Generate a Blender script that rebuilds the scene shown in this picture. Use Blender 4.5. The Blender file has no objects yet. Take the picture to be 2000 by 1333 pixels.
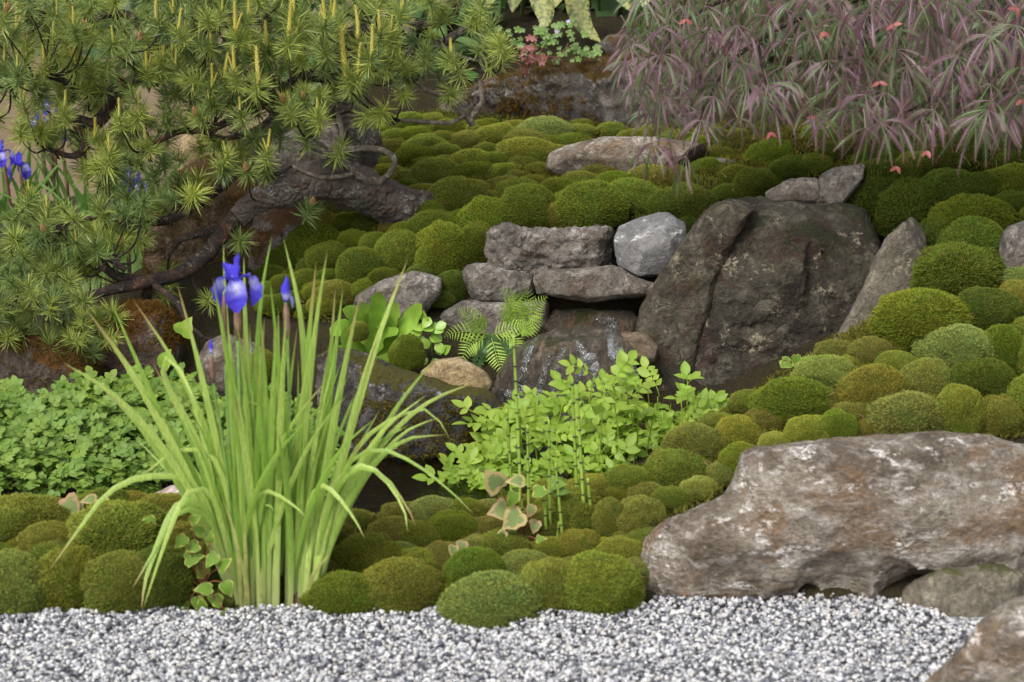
import bpy, bmesh, math, random
import numpy as np
from mathutils import Vector, Matrix, Quaternion
from mathutils.bvhtree import BVHTree

R = math.radians
rng = np.random.default_rng(11)
random.seed(11)
scene = bpy.context.scene
COL = scene.collection

# ------------------------------------------------------------------ camera
CAM = np.array([0.0, 0.0, 1.7]); PITCH = R(15.0); FPX = 4705.0
cam_d = bpy.data.cameras.new('camera'); cam = bpy.data.objects.new('camera', cam_d); COL.objects.link(cam)
cam.location = CAM; cam.rotation_euler = (R(90) - PITCH, 0, 0)
cam_d.sensor_width = 36.0; cam_d.lens = FPX / 2000 * 36; cam_d.clip_end = 300; cam_d.clip_start = 0.05
cam_d.dof.use_dof = True; cam_d.dof.focus_distance = 5.85; cam_d.dof.aperture_fstop = 5.0
scene.camera = cam

# ------------------------------------------------------------------ sky and light (bright overcast)
SUN_DIR = Vector((-0.45, -0.72, 1.0)).normalized()       # towards the sun
world = bpy.data.worlds.new('World'); scene.world = world; world.use_nodes = True
wn = world.node_tree; wn.nodes.clear()
sky = wn.nodes.new('ShaderNodeTexSky'); sky.sky_type = 'NISHITA'; sky.sun_disc = False
sky.sun_elevation = math.asin(SUN_DIR.z); sky.sun_rotation = math.atan2(SUN_DIR.x, SUN_DIR.y)
sky.dust_density = 4.0; sky.air_density = 1.0
hs = wn.nodes.new('ShaderNodeHueSaturation'); hs.inputs['Saturation'].default_value = 0.30
bg = wn.nodes.new('ShaderNodeBackground'); bg.inputs['Strength'].default_value = 0.15
wo = wn.nodes.new('ShaderNodeOutputWorld')
wn.links.new(sky.outputs[0], hs.inputs['Color']); wn.links.new(hs.outputs[0], bg.inputs['Color']); wn.links.new(bg.outputs[0], wo.inputs['Surface'])
sun_d = bpy.data.lights.new('sun', 'SUN'); sun_d.energy = 1.1; sun_d.angle = R(18); sun_d.color = (1.0, 0.96, 0.90)
sun = bpy.data.objects.new('sun', sun_d); COL.objects.link(sun); sun.location = (-3, -2, 6)
sun.rotation_euler = SUN_DIR.to_track_quat('Z', 'Y').to_euler()
scene.view_settings.view_transform = 'Standard'; scene.view_settings.look = 'None'
scene.view_settings.gamma = 1.0; scene.view_settings.use_curve_mapping = False
scene.view_settings.exposure = 0.78
scene.cycles.max_bounces = 8; scene.cycles.transparent_max_bounces = 12

# ------------------------------------------------------------------ pixel <-> place
FW = np.array([0, math.cos(PITCH), -math.sin(PITCH)]); UP = np.array([0, math.sin(PITCH), math.cos(PITCH)]); RT = np.array([1.0, 0, 0])
def P(px, py, Y):
    d = FW + (px - 1000) / FPX * RT + (666.5 - py) / FPX * UP
    return CAM + d * (Y / d[1])
def mpp(Y):                       # metres per photo pixel at depth Y
    return Y / math.cos(PITCH) / FPX * 0.985
def inpoly(x, y, poly):
    c = False; n = len(poly); j = n - 1
    for i in range(n):
        xi, yi = poly[i]; xj, yj = poly[j]
        if (yi > y) != (yj > y) and x < (xj - xi) * (y - yi) / (yj - yi) + xi: c = not c
        j = i
    return c

# ------------------------------------------------------------------ numpy noise
_pr = np.random.default_rng(3); _perm = np.concatenate([_pr.permutation(256)] * 3); _g = _pr.normal(size=(256, 3)); _g /= np.linalg.norm(_g, axis=1)[:, None]
def noise(p):
    p = np.asarray(p, float); i = np.floor(p).astype(int); f = p - i; u = f * f * f * (f * (f * 6 - 15) + 10); i &= 255
    out = 0
    for dx in (0, 1):
        for dy in (0, 1):
            for dz in (0, 1):
                h = _perm[_perm[_perm[i[:, 0] + dx] + i[:, 1] + dy] + i[:, 2] + dz]
                g = _g[h]; d = f - np.array([dx, dy, dz])
                w = (u[:, 0] if dx else 1 - u[:, 0]) * (u[:, 1] if dy else 1 - u[:, 1]) * (u[:, 2] if dz else 1 - u[:, 2])
                out = out + w * (g * d).sum(1)
    return out
def fbm(p, octs=4, lac=2.1, gain=0.5, ridged=False):
    a = 1.0; s = 0; q = np.asarray(p, float)
    for _ in range(octs):
        n = noise(q); s = s + a * ((1 - 2 * np.abs(n)) if ridged else n); a *= gain; q = q * lac + 17.3
    return s

# ------------------------------------------------------------------ object helpers
def mesh(name, V, F, attrs=None, smooth=True):
    me = bpy.data.meshes.new(name)
    V = np.asarray(V, float); me.from_pydata(V.tolist(), [], [tuple(int(i) for i in f) for f in F])
    if attrs:
        for k, v in attrs.items():
            at = me.attributes.new(k, 'FLOAT', 'POINT'); at.data.foreach_set('value', np.asarray(v, np.float32))
    if smooth: me.polygons.foreach_set('use_smooth', np.ones(len(me.polygons), bool))
    me.update(); return me
def put(name, me, mat=None, parent=None, loc=(0, 0, 0), rot=None, scale=None):
    o = bpy.data.objects.new(name, me); COL.objects.link(o)
    if mat is not None and not me.materials: me.materials.append(mat)
    o.location = tuple(loc)
    if rot is not None:
        o.rotation_mode = 'QUATERNION'; o.rotation_quaternion = rot
    if scale is not None: o.scale = (scale,) * 3 if np.isscalar(scale) else tuple(scale)
    if parent is not None: o.parent = parent
    return o
def tag(o, label, cat, group=None, kind=None):
    o['label'] = label; o['category'] = cat
    if group: o['group'] = group
    if kind: o['kind'] = kind
    return o
def thing(name, loc, label, cat, group=None):
    o = bpy.data.objects.new(name, None); COL.objects.link(o); o.location = tuple(loc); o.empty_display_size = 0.05
    return tag(o, label, cat, group)
def part(name, root, V, F, mat, attrs=None, smooth=True, parent=None):   # world-space vertices, child of root
    o = put(name, mesh(name, np.asarray(V) - np.array(root.location), F, attrs, smooth), mat, parent or root)
    return o
class MB:                                                  # mesh buffer
    def __init__(s): s.V = []; s.F = []; s.n = 0; s.A = {}
    def add(s, V, F, **attrs):
        V = np.asarray(V, float); s.V.append(V)
        s.F.extend([tuple(int(i) + s.n for i in f) for f in F])
        for k in set(list(s.A) + list(attrs)):
            s.A.setdefault(k, [np.zeros(s.n)] if s.n else [])
            v = attrs.get(k, 0.0); s.A[k].append(np.broadcast_to(np.asarray(v, float), (len(V),)).copy())
        s.n += len(V)
    def arr(s): return np.concatenate(s.V), s.F, {k: np.concatenate(v) for k, v in s.A.items()}
    def mesh(s, name, smooth=True):
        V, F, A = s.arr(); return mesh(name, V, F, A, smooth)
def catmull(pts, k=6):
    p = np.asarray(pts, float); p = np.vstack([2 * p[0] - p[1], p, 2 * p[-1] - p[-2]]); out = []
    for i in range(1, len(p) - 2):
        for t in np.linspace(0, 1, k, endpoint=False):
            a, b, c, d = p[i - 1], p[i], p[i + 1], p[i + 2]
            out.append(0.5 * (2 * b + (c - a) * t + (2 * a - 5 * b + 4 * c - d) * t * t + (3 * b - a - 3 * c + d) * t ** 3))
    out.append(p[-2]); return np.array(out)
def frames(pts):
    p = np.asarray(pts, float); T = np.gradient(p, axis=0); T /= np.linalg.norm(T, axis=1)[:, None] + 1e-12
    ref = np.array([0, 0, 1.0]) if abs(T[0][2]) < 0.9 else np.array([1.0, 0, 0])
    n = np.cross(T[0], ref); n /= np.linalg.norm(n); N = [n]
    for i in range(1, len(p)):
        n = N[-1] - T[i] * np.dot(N[-1], T[i]); n /= np.linalg.norm(n) + 1e-12; N.append(n)
    N = np.array(N); return T, N, np.cross(T, N)
def tube(pts, rad, sides=8):
    p = np.asarray(pts, float); T, N, B = frames(p); rad = np.broadcast_to(rad, (len(p),))
    a = np.linspace(0, 2 * np.pi, sides, endpoint=False)
    V = (p[:, None] + rad[:, None, None] * (np.cos(a)[None, :, None] * N[:, None] + np.sin(a)[None, :, None] * B[:, None])).reshape(-1, 3)
    F = [(i * sides + j, i * sides + (j + 1) % sides, (i + 1) * sides + (j + 1) % sides, (i + 1) * sides + j) for i in range(len(p) - 1) for j in range(sides)]
    F.append(tuple(range(sides))[::-1]); F.append(tuple((len(p) - 1) * sides + j for j in range(sides)))
    return V, F
def strip(pts, side, width, fold=0.0, nrm=None):
    """ribbon with a folded mid line: 3 vertices per station"""
    p = np.asarray(pts, float); side = np.asarray(side, float); width = np.asarray(width)[:, None]
    if nrm is None:
        T = np.gradient(p, axis=0); nrm = np.cross(T, side); nrm /= np.linalg.norm(nrm, axis=1)[:, None] + 1e-12
    V = np.stack([p - side * width / 2, p - nrm * width * fold, p + side * width / 2], 1).reshape(-1, 3)
    F = []
    for i in range(len(p) - 1):
        a = 3 * i; F += [(a, a + 1, a + 4, a + 3), (a + 1, a + 2, a + 5, a + 4)]
    return V, F
def quat_to(z, spin=0.0):
    q = Vector(z).normalized().to_track_quat('Z', 'Y'); return q @ Quaternion((0, 0, 1), spin)
def qmat(q): return np.array(q.to_matrix())

# ------------------------------------------------------------------ material helpers
def nd(nt, typ, ins=None, **props):
    n = nt.nodes.new(typ)
    for k, v in props.items(): setattr(n, k, v)
    for k, v in (ins or {}).items():
        if isinstance(v, bpy.types.NodeSocket): nt.links.new(v, n.inputs[k])
        else: n.inputs[k].default_value = v
    return n
def c4(c): return (c[0], c[1], c[2], 1.0)
def srgb(r, g, b, k=1.0):
    f = lambda v: (v / 12.92 if v <= 0.04045 else ((v + 0.055) / 1.055) ** 2.4)
    return tuple(f(x / 255.0) * k for x in (r, g, b))
def mixc(nt, fac, a, b, blend='MIX'):
    n = nd(nt, 'ShaderNodeMix', data_type='RGBA', blend_type=blend)
    for k, v in ((0, fac), (6, a), (7, b)):
        if isinstance(v, bpy.types.NodeSocket): nt.links.new(v, n.inputs[k])
        else: n.inputs[k].default_value = v if k == 0 else c4(v)
    return n.outputs[2]
def math_(nt, op, a, b=0.0, clamp=False):
    return nd(nt, 'ShaderNodeMath', {0: a, 1: b}, operation=op, use_clamp=clamp).outputs[0]
def rng_(nt, v, a, b, c=0.0, d=1.0):
    return nd(nt, 'ShaderNodeMapRange', {0: v, 1: a, 2: b, 3: c, 4: d}, interpolation_type='SMOOTHSTEP').outputs[0]
def tex(nt, co, scale, detail=4, rough=0.6, dist=0.0):
    return nd(nt, 'ShaderNodeTexNoise', {'Vector': co, 'Scale': scale, 'Detail': detail, 'Roughness': rough, 'Distortion': dist}).outputs[0]
def attr(nt, name): return nd(nt, 'ShaderNodeAttribute', attribute_name=name).outputs['Fac']
def newmat(name):
    m = bpy.data.materials.new(name); m.use_nodes = True; nt = m.node_tree; nt.nodes.clear(); return m, nt
def outp(nt, sh): nt.links.new(sh, nd(nt, 'ShaderNodeOutputMaterial').inputs['Surface'])
def objrand(nt): # per-object random shifted by a per-vertex value, 0..1
    return math_(nt, 'FRACT', math_(nt, 'ADD', nd(nt, 'ShaderNodeObjectInfo').outputs['Random'], attr(nt, 'rnd')))

def leafmat(name, ca, cb, trans=0.35, rough=0.42, cbase=None, spec=0.5, noise_s=60, vein=None, var=0.25, streak=None, tipc=None):
    m, nt = newmat(name); co = nd(nt, 'ShaderNodeTexCoord').outputs['Object']
    c = mixc(nt, objrand(nt), ca, cb)
    n = tex(nt, co if streak is None else nd(nt, 'ShaderNodeMapping', {'Vector': co, 'Scale': streak}).outputs[0], noise_s, 3)
    c = mixc(nt, 1.0, c, nd(nt, 'ShaderNodeCombineColor', {i: rng_(nt, n, 0.25, 0.75, 1 - var, 1 + var) for i in range(3)}).outputs[0], 'MULTIPLY')
    if cbase is not None: c = mixc(nt, attr(nt, 'base'), c, cbase)
    if tipc is not None: c = mixc(nt, attr(nt, 'tipb'), c, tipc)
    if vein is not None: c = mixc(nt, attr(nt, 'vein'), c, vein)
    b = nd(nt, 'ShaderNodeBump', {'Strength': 0.25, 'Distance': 0.002, 'Height': tex(nt, co, noise_s * 4, 3)})
    p = nd(nt, 'ShaderNodeBsdfPrincipled', {'Base Color': c, 'Roughness': rough, 'Specular IOR Level': spec, 'Normal': b.outputs[0]})
    t = nd(nt, 'ShaderNodeBsdfTranslucent', {'Color': mixc(nt, 0.45, c, tuple(min(1, x * 1.5) for x in ca))})
    outp(nt, nd(nt, 'ShaderNodeMixShader', {0: trans, 1: p.outputs[0], 2: t.outputs[0]}).outputs[0]); return m

def rockmat(name, dark, mid, light, lichen=(0.45, 0.43, 0.40), lich=0.3, moss=None, mossamt=0.0, rough=0.85, bump=0.6, scale=1.0, warm=None, grain=0.6, flow=None, coat=0.0, cracks=0.35):
    m, nt = newmat(name); co = nd(nt, 'ShaderNodeTexCoord').outputs['Object']
    co = nd(nt, 'ShaderNodeMapping', {'Vector': co, 'Rotation': (0.4, 0.3, 0.6), 'Scale': flow or (1, 1, 1)}).outputs[0]
    big = tex(nt, co, 5 * scale, 5, 0.62, 0.6); medn = tex(nt, co, 22 * scale, 6, 0.68, 0.3); fine = tex(nt, co, 110 * scale, 5, 0.75); gr = tex(nt, co, 420 * scale, 3, 0.8)
    c = mixc(nt, rng_(nt, big, 0.36, 0.64), dark, mid)
    c = mixc(nt, rng_(nt, medn, 0.46, 0.66, 0, 0.85), c, light)
    if warm is not None: c = mixc(nt, rng_(nt, tex(nt, co, 9 * scale, 5, 0.65, 0.8), 0.5, 0.66, 0, 0.8), c, warm)
    lm = math_(nt, 'MULTIPLY', rng_(nt, tex(nt, co, 14 * scale, 7, 0.72, 0.4), 0.64 - lich * 0.2, 0.70 - lich * 0.15), rng_(nt, fine, 0.4, 0.6))
    c = mixc(nt, lm, c, lichen)
    v = nd(nt, 'ShaderNodeTexVoronoi', {'Vector': nd(nt, 'ShaderNodeMixRGB', {0: 0.12, 1: co, 2: nd(nt, 'ShaderNodeTexNoise', {'Vector': co, 'Scale': 8 * scale}).outputs[1]}).outputs[0], 'Scale': 9 * scale}, feature='DISTANCE_TO_EDGE').outputs[0]
    crack = math_(nt, 'MULTIPLY', rng_(nt, v, 0.0, 0.018, 1, 0), rng_(nt, medn, 0.45, 0.6))
    c = mixc(nt, math_(nt, 'MULTIPLY', crack, cracks), c, tuple(x * 0.3 for x in dark))
    c = mixc(nt, 1.0, c, nd(nt, 'ShaderNodeCombineColor', {i: math_(nt, 'MULTIPLY', rng_(nt, gr, 0.2, 0.8, 1 - grain * 0.6, 1 + grain * 0.6), rng_(nt, fine, 0.25, 0.75, 1 - grain * 0.7, 1 + grain * 0.7)) for i in range(3)}).outputs[0], 'MULTIPLY')
    if moss is not None:
        nz = nd(nt, 'ShaderNodeSeparateXYZ', {0: nd(nt, 'ShaderNodeNewGeometry').outputs['Normal']}).outputs[2]
        mm = math_(nt, 'ADD', math_(nt, 'MULTIPLY', nz, 0.16), tex(nt, co, 8 * scale, 7, 0.7, 0.5))
        mm = rng_(nt, mm, 0.66 - mossamt * 0.25, 0.74 - mossamt * 0.22)
        c = mixc(nt, mm, c, mixc(nt, rng_(nt, gr, 0.35, 0.65), tuple(x * 0.55 for x in moss), moss))
    h = math_(nt, 'ADD', math_(nt, 'MULTIPLY', medn, 1.0), math_(nt, 'ADD', math_(nt, 'MULTIPLY', fine, 0.5), math_(nt, 'MULTIPLY', gr, 0.16)))
    h = math_(nt, 'SUBTRACT', h, math_(nt, 'MULTIPLY', crack, cracks * .7))
    b = nd(nt, 'ShaderNodeBump', {'Strength': bump, 'Distance': 0.028, 'Height': h})
    p = nd(nt, 'ShaderNodeBsdfPrincipled', {'Base Color': c, 'Roughness': rough, 'Normal': b.outputs[0], 'Specular IOR Level': 0.35, 'Coat Weight': coat, 'Coat Roughness': 0.06})
    if coat: nt.links.new(b.outputs[0], p.inputs['Coat Normal'])
    outp(nt, p.outputs[0]); return m
# ================================================================== large structure: ground, gravel, water, rocks
def zpt(px, py, Y): return P(px, py, Y)
ctrl = [zpt(*a) for a in [
    # front moss bank
    (-150, 1170, 4.42), (0, 1170, 4.42), (250, 1180, 4.41), (450, 1175, 4.42), (700, 1180, 4.42), (900, 1190, 4.40), (1100, 1185, 4.40), (1250, 1170, 4.42),
    (-150, 1060, 4.62), (100, 1060, 4.62), (350, 1060, 4.62), (600, 1070, 4.62), (850, 1060, 4.62), (1050, 1060, 4.62),
    (-150, 1010, 4.80), (100, 1010, 4.80), (320, 1000, 4.82), (600, 1010, 4.80), (850, 1012, 4.80), (1000, 1000, 4.80), (1150, 970, 4.82), (1250, 940, 4.85),
    # stream valley
    (-150, 990, 4.98), (150, 995, 4.96), (400, 990, 4.97), (700, 990, 4.97), (900, 985, 4.97), (1050, 960, 5.02), (1150, 930, 5.10), (1250, 890, 5.25), (1330, 850, 5.40),
    (800, 940, 5.15), (1000, 930, 5.20), (500, 900, 5.25), (100, 900, 5.25), (-150, 900, 5.25), (0, 790, 5.52), (300, 790, 5.52), (550, 800, 5.50), (1100, 850, 5.45),
    # left rocks and rear left
    (-100, 700, 5.75), (200, 680, 5.80), (450, 650, 5.80), (600, 610, 5.80), (300, 560, 6.10), (500, 500, 6.20),
    # moss slope and plateau in the middle
    (560, 570, 5.85), (700, 560, 5.78), (850, 590, 5.70), (620, 450, 6.20), (800, 410, 6.15), (900, 480, 5.90), (1100, 450, 5.86), (1250, 440, 5.90),
    (720, 270, 6.70), (1000, 245, 6.75), (1250, 250, 6.75), (1400, 260, 6.70), (1400, 330, 6.30), (1350, 420, 5.98), (1000, 340, 6.35), (1200, 340, 6.30),
    (1620, 300, 6.20), (1500, 380, 5.98), (1000, 110, 7.1), (1250, 90, 7.1), (1000, 10, 7.6), (700, 60, 7.3), (1600, 160, 6.9),
    # right bank
    (1300, 985, 4.72), (1300, 905, 4.93), (1450, 795, 5.08), (1600, 705, 5.18), (1750, 620, 5.28), (1850, 520, 5.48), (1900, 420, 5.70), (2050, 400, 5.75), (2000, 300, 6.0),
    (1500, 880, 4.82), (1700, 850, 4.85), (1950, 850, 4.86), (2150, 850, 4.86), (1800, 740, 5.02), (2000, 720, 5.05), (2150, 640, 5.2), (1750, 420, 5.85), (1720, 560, 5.70), (1500, 600, 5.95),
    (1600, 1000, 4.60), (1900, 1000, 4.60), (2150, 1000, 4.60), (1500, 820, 5.3)]]
ctrl += [np.array(a) for a in [(-3, 4.3, -.06), (-2, 4.3, -.06), (-1, 4.3, -.06), (0, 4.3, -.06), (1, 4.3, -.06), (2, 4.3, -.06), (3, 4.3, -.06),
    (1.0, 4.40, 0.0), (.6, 4.40, 0.0), (-1.5, 5.9, .0), (-1.5, 6.6, -.02), (-1.2, 6.6, .02), (-1.6, 7.4, -.05), (-1.0, 7.4, .1), (-2.6, 7, -.12), (-2.6, 8.5, -.12), (-1.2, 8.5, .0), (0, 8.5, .8), (1.5, 8.5, .8), (2.6, 8.5, .8),
    (2.6, 6, .6), (2.6, 5, .35), (-2.6, 5, .0), (1.6, 7, .6)]]
ctrl = np.array(ctrl)
_D = np.linalg.norm(ctrl[:, None, :2] - ctrl[None, :, :2], axis=2)
_n = len(ctrl); _A = np.zeros((_n + 3, _n + 3)); _A[:_n, :_n] = _D - np.eye(_n) * 0.01; _A[:_n, _n] = 1; _A[:_n, _n + 1:] = ctrl[:, :2]; _A[_n, :_n] = 1; _A[_n + 1:, :_n] = ctrl[:, :2].T
_W = np.linalg.solve(_A, np.concatenate([ctrl[:, 2], np.zeros(3)]))
def H(x, y):
    x = np.atleast_1d(np.asarray(x, float)); y = np.atleast_1d(np.asarray(y, float))
    d = np.sqrt((x[:, None] - ctrl[None, :, 0]) ** 2 + (y[:, None] - ctrl[None, :, 1]) ** 2)
    return d @ _W[:_n] + _W[_n] + _W[_n + 1] * x + _W[_n + 2] * y
def ground_hit(px, py, y0=4.2, y1=8.2):
    Y = np.linspace(y0, y1, 500); d = FW + (px - 1000) / FPX * RT + (666.5 - py) / FPX * UP
    Q = CAM[None] + d[None] * (Y / d[1])[:, None]; below = Q[:, 2] < H(Q[:, 0], Q[:, 1])
    return Y[np.argmax(below)] if below.any() else None

# materials of the ground
m, nt = newmat('moss_soil'); M_SOIL = m
co = nd(nt, 'ShaderNodeTexCoord').outputs['Object']
n1 = tex(nt, co, 14, 6, 0.7); n2 = tex(nt, co, 160, 4, 0.75); n3 = tex(nt, co, 5, 4)
c = mixc(nt, rng_(nt, n1, 0.42, 0.58), (0.030, 0.024, 0.016), (0.045, 0.038, 0.018)); c = mixc(nt, rng_(nt, n2, 0.4, 0.7), c, (0.07, 0.058, 0.028)); c = mixc(nt, rng_(nt, n3, 0.55, 0.7, 0, .6), c, (0.05, 0.032, 0.018))
b = nd(nt, 'ShaderNodeBump', {'Strength': 0.9, 'Distance': 0.02, 'Height': math_(nt, 'ADD', n1, n2)})
outp(nt, nd(nt, 'ShaderNodeBsdfPrincipled', {'Base Color': c, 'Roughness': 0.95, 'Normal': b.outputs[0], 'Specular IOR Level': 0.1}).outputs[0])

gx = np.linspace(-2.7, 2.7, 190); gy = np.linspace(4.31, 8.5, 170); GX, GY = np.meshgrid(gx, gy)
GZ = H(GX.ravel(), GY.ravel()); VV = np.stack([GX.ravel(), GY.ravel(), GZ], 1)
VV[:, 2] += 0.012 * fbm(VV * 9, 4)
nx, ny = 190, 170
FF = [(j * nx + i, j * nx + i + 1, (j + 1) * nx + i + 1, (j + 1) * nx + i) for j in range(ny - 1) for i in range(nx - 1)]
g = put('ground', mesh('ground', VV, FF), M_SOIL); g['kind'] = 'structure'; g['label'] = 'dark mossy soil of the rock garden bank'

m, nt = newmat('tan_path'); M_PATH = m
co = nd(nt, 'ShaderNodeTexCoord').outputs['Object']
c = mixc(nt, tex(nt, co, 1.5, 5), srgb(112, 95, 74), srgb(126, 109, 87)); c = mixc(nt, rng_(nt, tex(nt, co, 90, 3), .4, .7), c, srgb(98, 82, 63))
outp(nt, nd(nt, 'ShaderNodeBsdfPrincipled', {'Base Color': c, 'Roughness': 0.95, 'Specular IOR Level': 0.1}).outputs[0])
pth = put('path', mesh('path', [(-80, -40, -.2), (80, -40, -.2), (80, 120, -.2), (-80, 120, -.2)], [(0, 1, 2, 3)]), M_PATH); pth['kind'] = 'structure'; pth['label'] = 'tan gravel path running behind the garden'

# gravel: a bed sheet and loose stones
m, nt = newmat('gravel_bed'); 
co = nd(nt, 'ShaderNodeTexCoord').outputs['Object']
c = mixc(nt, rng_(nt, tex(nt, co, 190, 3), .4, .6), (0.05, 0.05, 0.055), (0.42, 0.42, 0.43))
outp(nt, nd(nt, 'ShaderNodeBsdfPrincipled', {'Base Color': c, 'Roughness': 0.9}).outputs[0])
gb = put('gravel_bed', mesh('gravel_bed', [(-3, 1.5, -.012), (3, 1.5, -.012), (3, 4.62, -.012), (-3, 4.62, -.012)], [(0, 1, 2, 3)]), m); gb['kind'] = 'structure'; gb['label'] = 'flat bed under the loose grey gravel'
EDGE = [(-700, 1188), (0, 1186), (60, 1180), (120, 1190), (250, 1195), (430, 1205), (520, 1198), (600, 1200), (740, 1190), (800, 1172), (860, 1195), (890, 1225), (960, 1238), (1040, 1222), (1060, 1205), (1240, 1192), (1310, 1180), (1500, 1150), (1590, 1105), (1650, 1105), (1700, 1120), (1760, 1150), (1870, 1225), (2300, 1225)]
ey = np.array([P(a, b, 1)[2] for a, b in EDGE]); eY = 1.7 / (1.7 - ey); ex = np.array([P(a, b, Y)[0] for (a, b), Y in zip(EDGE, eY)])
ico = bmesh.new(); bmesh.ops.create_icosphere(ico, subdivisions=1, radius=1.0); IV = np.array([v.co[:] for v in ico.verts]); IF = np.array([[v.index for v in f.verts] for f in ico.faces]); ico.free()
NS = 92000
sx = rng.uniform(-1.35, 1.35, NS); sy = rng.uniform(3.62, 4.60, NS)
ok = sy < np.interp(sx, ex, eY) + 0.02 + 0.022 * noise(np.stack([sx * 30, sy * 0, sx * 0], 1)); sx = sx[ok]; sy = sy[ok]; NS = len(sx)
sz = 0.004 + 0.010 * noise(np.stack([sx * 7, sy * 7, sx * 0], 1)) + rng.uniform(-0.008, 0.004, NS)
sr = np.clip(rng.normal(0.0038, 0.0012, NS), 0.0018, 0.0075)
base_shapes = [IV * (1 + 0.22 * np.random.default_rng(k).normal(size=(12, 1))) for k in range(12)]
sh = rng.integers(0, 12, NS); B = np.array(base_shapes)[sh]
q = rng.normal(size=(NS, 4)); q /= np.linalg.norm(q, axis=1)[:, None]; w, x, y, z = q.T
RM = np.stack([1 - 2 * (y * y + z * z), 2 * (x * y - w * z), 2 * (x * z + w * y), 2 * (x * y + w * z), 1 - 2 * (x * x + z * z), 2 * (y * z - w * x), 2 * (x * z - w * y), 2 * (y * z + w * x), 1 - 2 * (x * x + y * y)], 1).reshape(-1, 3, 3)
B = B * rng.uniform(0.7, 1.25, (NS, 1, 3)); GV = np.einsum('nij,nkj->nki', RM, B) * sr[:, None, None] * np.array([1, 1, .85]) + np.stack([sx, sy, sz], 1)[:, None]
GF = (IF[None] + (np.arange(NS) * 12)[:, None, None]).reshape(-1, 3)
me = bpy.data.meshes.new('gravel'); me.vertices.add(NS * 12); me.vertices.foreach_set('co', GV.ravel().astype(np.float32))
me.loops.add(len(GF) * 3); me.loops.foreach_set('vertex_index', GF.ravel().astype(np.int32)); me.polygons.add(len(GF)); me.polygons.foreach_set('loop_start', np.arange(0, len(GF) * 3, 3, dtype=np.int32)); me.update(calc_edges=True)
at = me.attributes.new('rnd', 'FLOAT', 'POINT'); at.data.foreach_set('value', np.repeat(rng.uniform(0, 1, NS), 12).astype(np.float32))
m, nt = newmat('gravel_stone')
a = attr(nt, 'rnd'); r = nd(nt, 'ShaderNodeValToRGB', {0: a}); el = r.color_ramp; el.interpolation = 'LINEAR'
st = [(0, (.03, .032, .04)), (.16, (.10, .105, .125)), (.30, (.27, .275, .30)), (.44, (.38, .38, .40)), (.56, (.52, .52, .53)), (.8, (.63, .63, .62)), (.9, (.40, .37, .32)), (1, (.64, .64, .64))]
el.elements[0].position = 0; el.elements[0].color = c4(st[0][1]); el.elements[1].position = 1; el.elements[1].color = c4(st[-1][1])
for p_, c_ in st[1:-1]: e = el.elements.new(p_); e.color = c4(c_)
co = nd(nt, 'ShaderNodeTexCoord').outputs['Object']
c = mixc(nt, rng_(nt, tex(nt, co, 420, 2), .5, .68, 0, .6), r.outputs[0], (.10, .10, .12))
outp(nt, nd(nt, 'ShaderNodeBsdfPrincipled', {'Base Color': c, 'Roughness': 0.75}).outputs[0]); me.materials.append(m)
tag(bpy.data.objects.new('gravel', me), 'loose salt and pepper gravel in front of the moss', 'gravel', kind='stuff'); COL.objects.link(bpy.data.objects['gravel'])

# stream
m, nt = newmat('stream_water')
co = nd(nt, 'ShaderNodeTexCoord').outputs['Object']
b = nd(nt, 'ShaderNodeBump', {'Strength': 0.35, 'Distance': 0.01, 'Height': math_(nt, 'ADD', tex(nt, nd(nt, 'ShaderNodeMapping', {'Vector': co, 'Scale': (1, 2.2, 1)}).outputs[0], 22, 3), tex(nt, co, 70, 2))}).outputs[0]
gl = nd(nt, 'ShaderNodeBsdfGlossy', {'Color': (1, 1, 1, 1), 'Roughness': 0.03, 'Normal': b}); tr = nd(nt, 'ShaderNodeBsdfTransparent', {'Color': (.55, .52, .40, 1)})
outp(nt, nd(nt, 'ShaderNodeMixShader', {0: nd(nt, 'ShaderNodeFresnel', {'IOR': 1.33, 'Normal': b}).outputs[0], 1: tr.outputs[0], 2: gl.outputs[0]}).outputs[0]); M_WATER = m
WZ = 0.030
sxs = np.linspace(-1.6, .75, 95); sys_ = np.linspace(4.86, 5.6, 40); SX, SY = np.meshgrid(sxs, sys_)
SV = np.stack([SX.ravel(), SY.ravel(), np.full(SX.size, WZ)], 1); SV[:, 2] += 0.0015 * fbm(SV * 30, 3)
keep = H(SV[:, 0], SV[:, 1]) < WZ + 0.05
SF = [f for f in [(j * 95 + i, j * 95 + i + 1, (j + 1) * 95 + i + 1, (j + 1) * 95 + i) for j in range(39) for i in range(94)] if keep[list(f)].all()]
w_ = put('stream', mesh('stream', SV, SF), M_WATER); w_['kind'] = 'structure'; w_['label'] = 'still dark stream water below the mossy rock'

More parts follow.
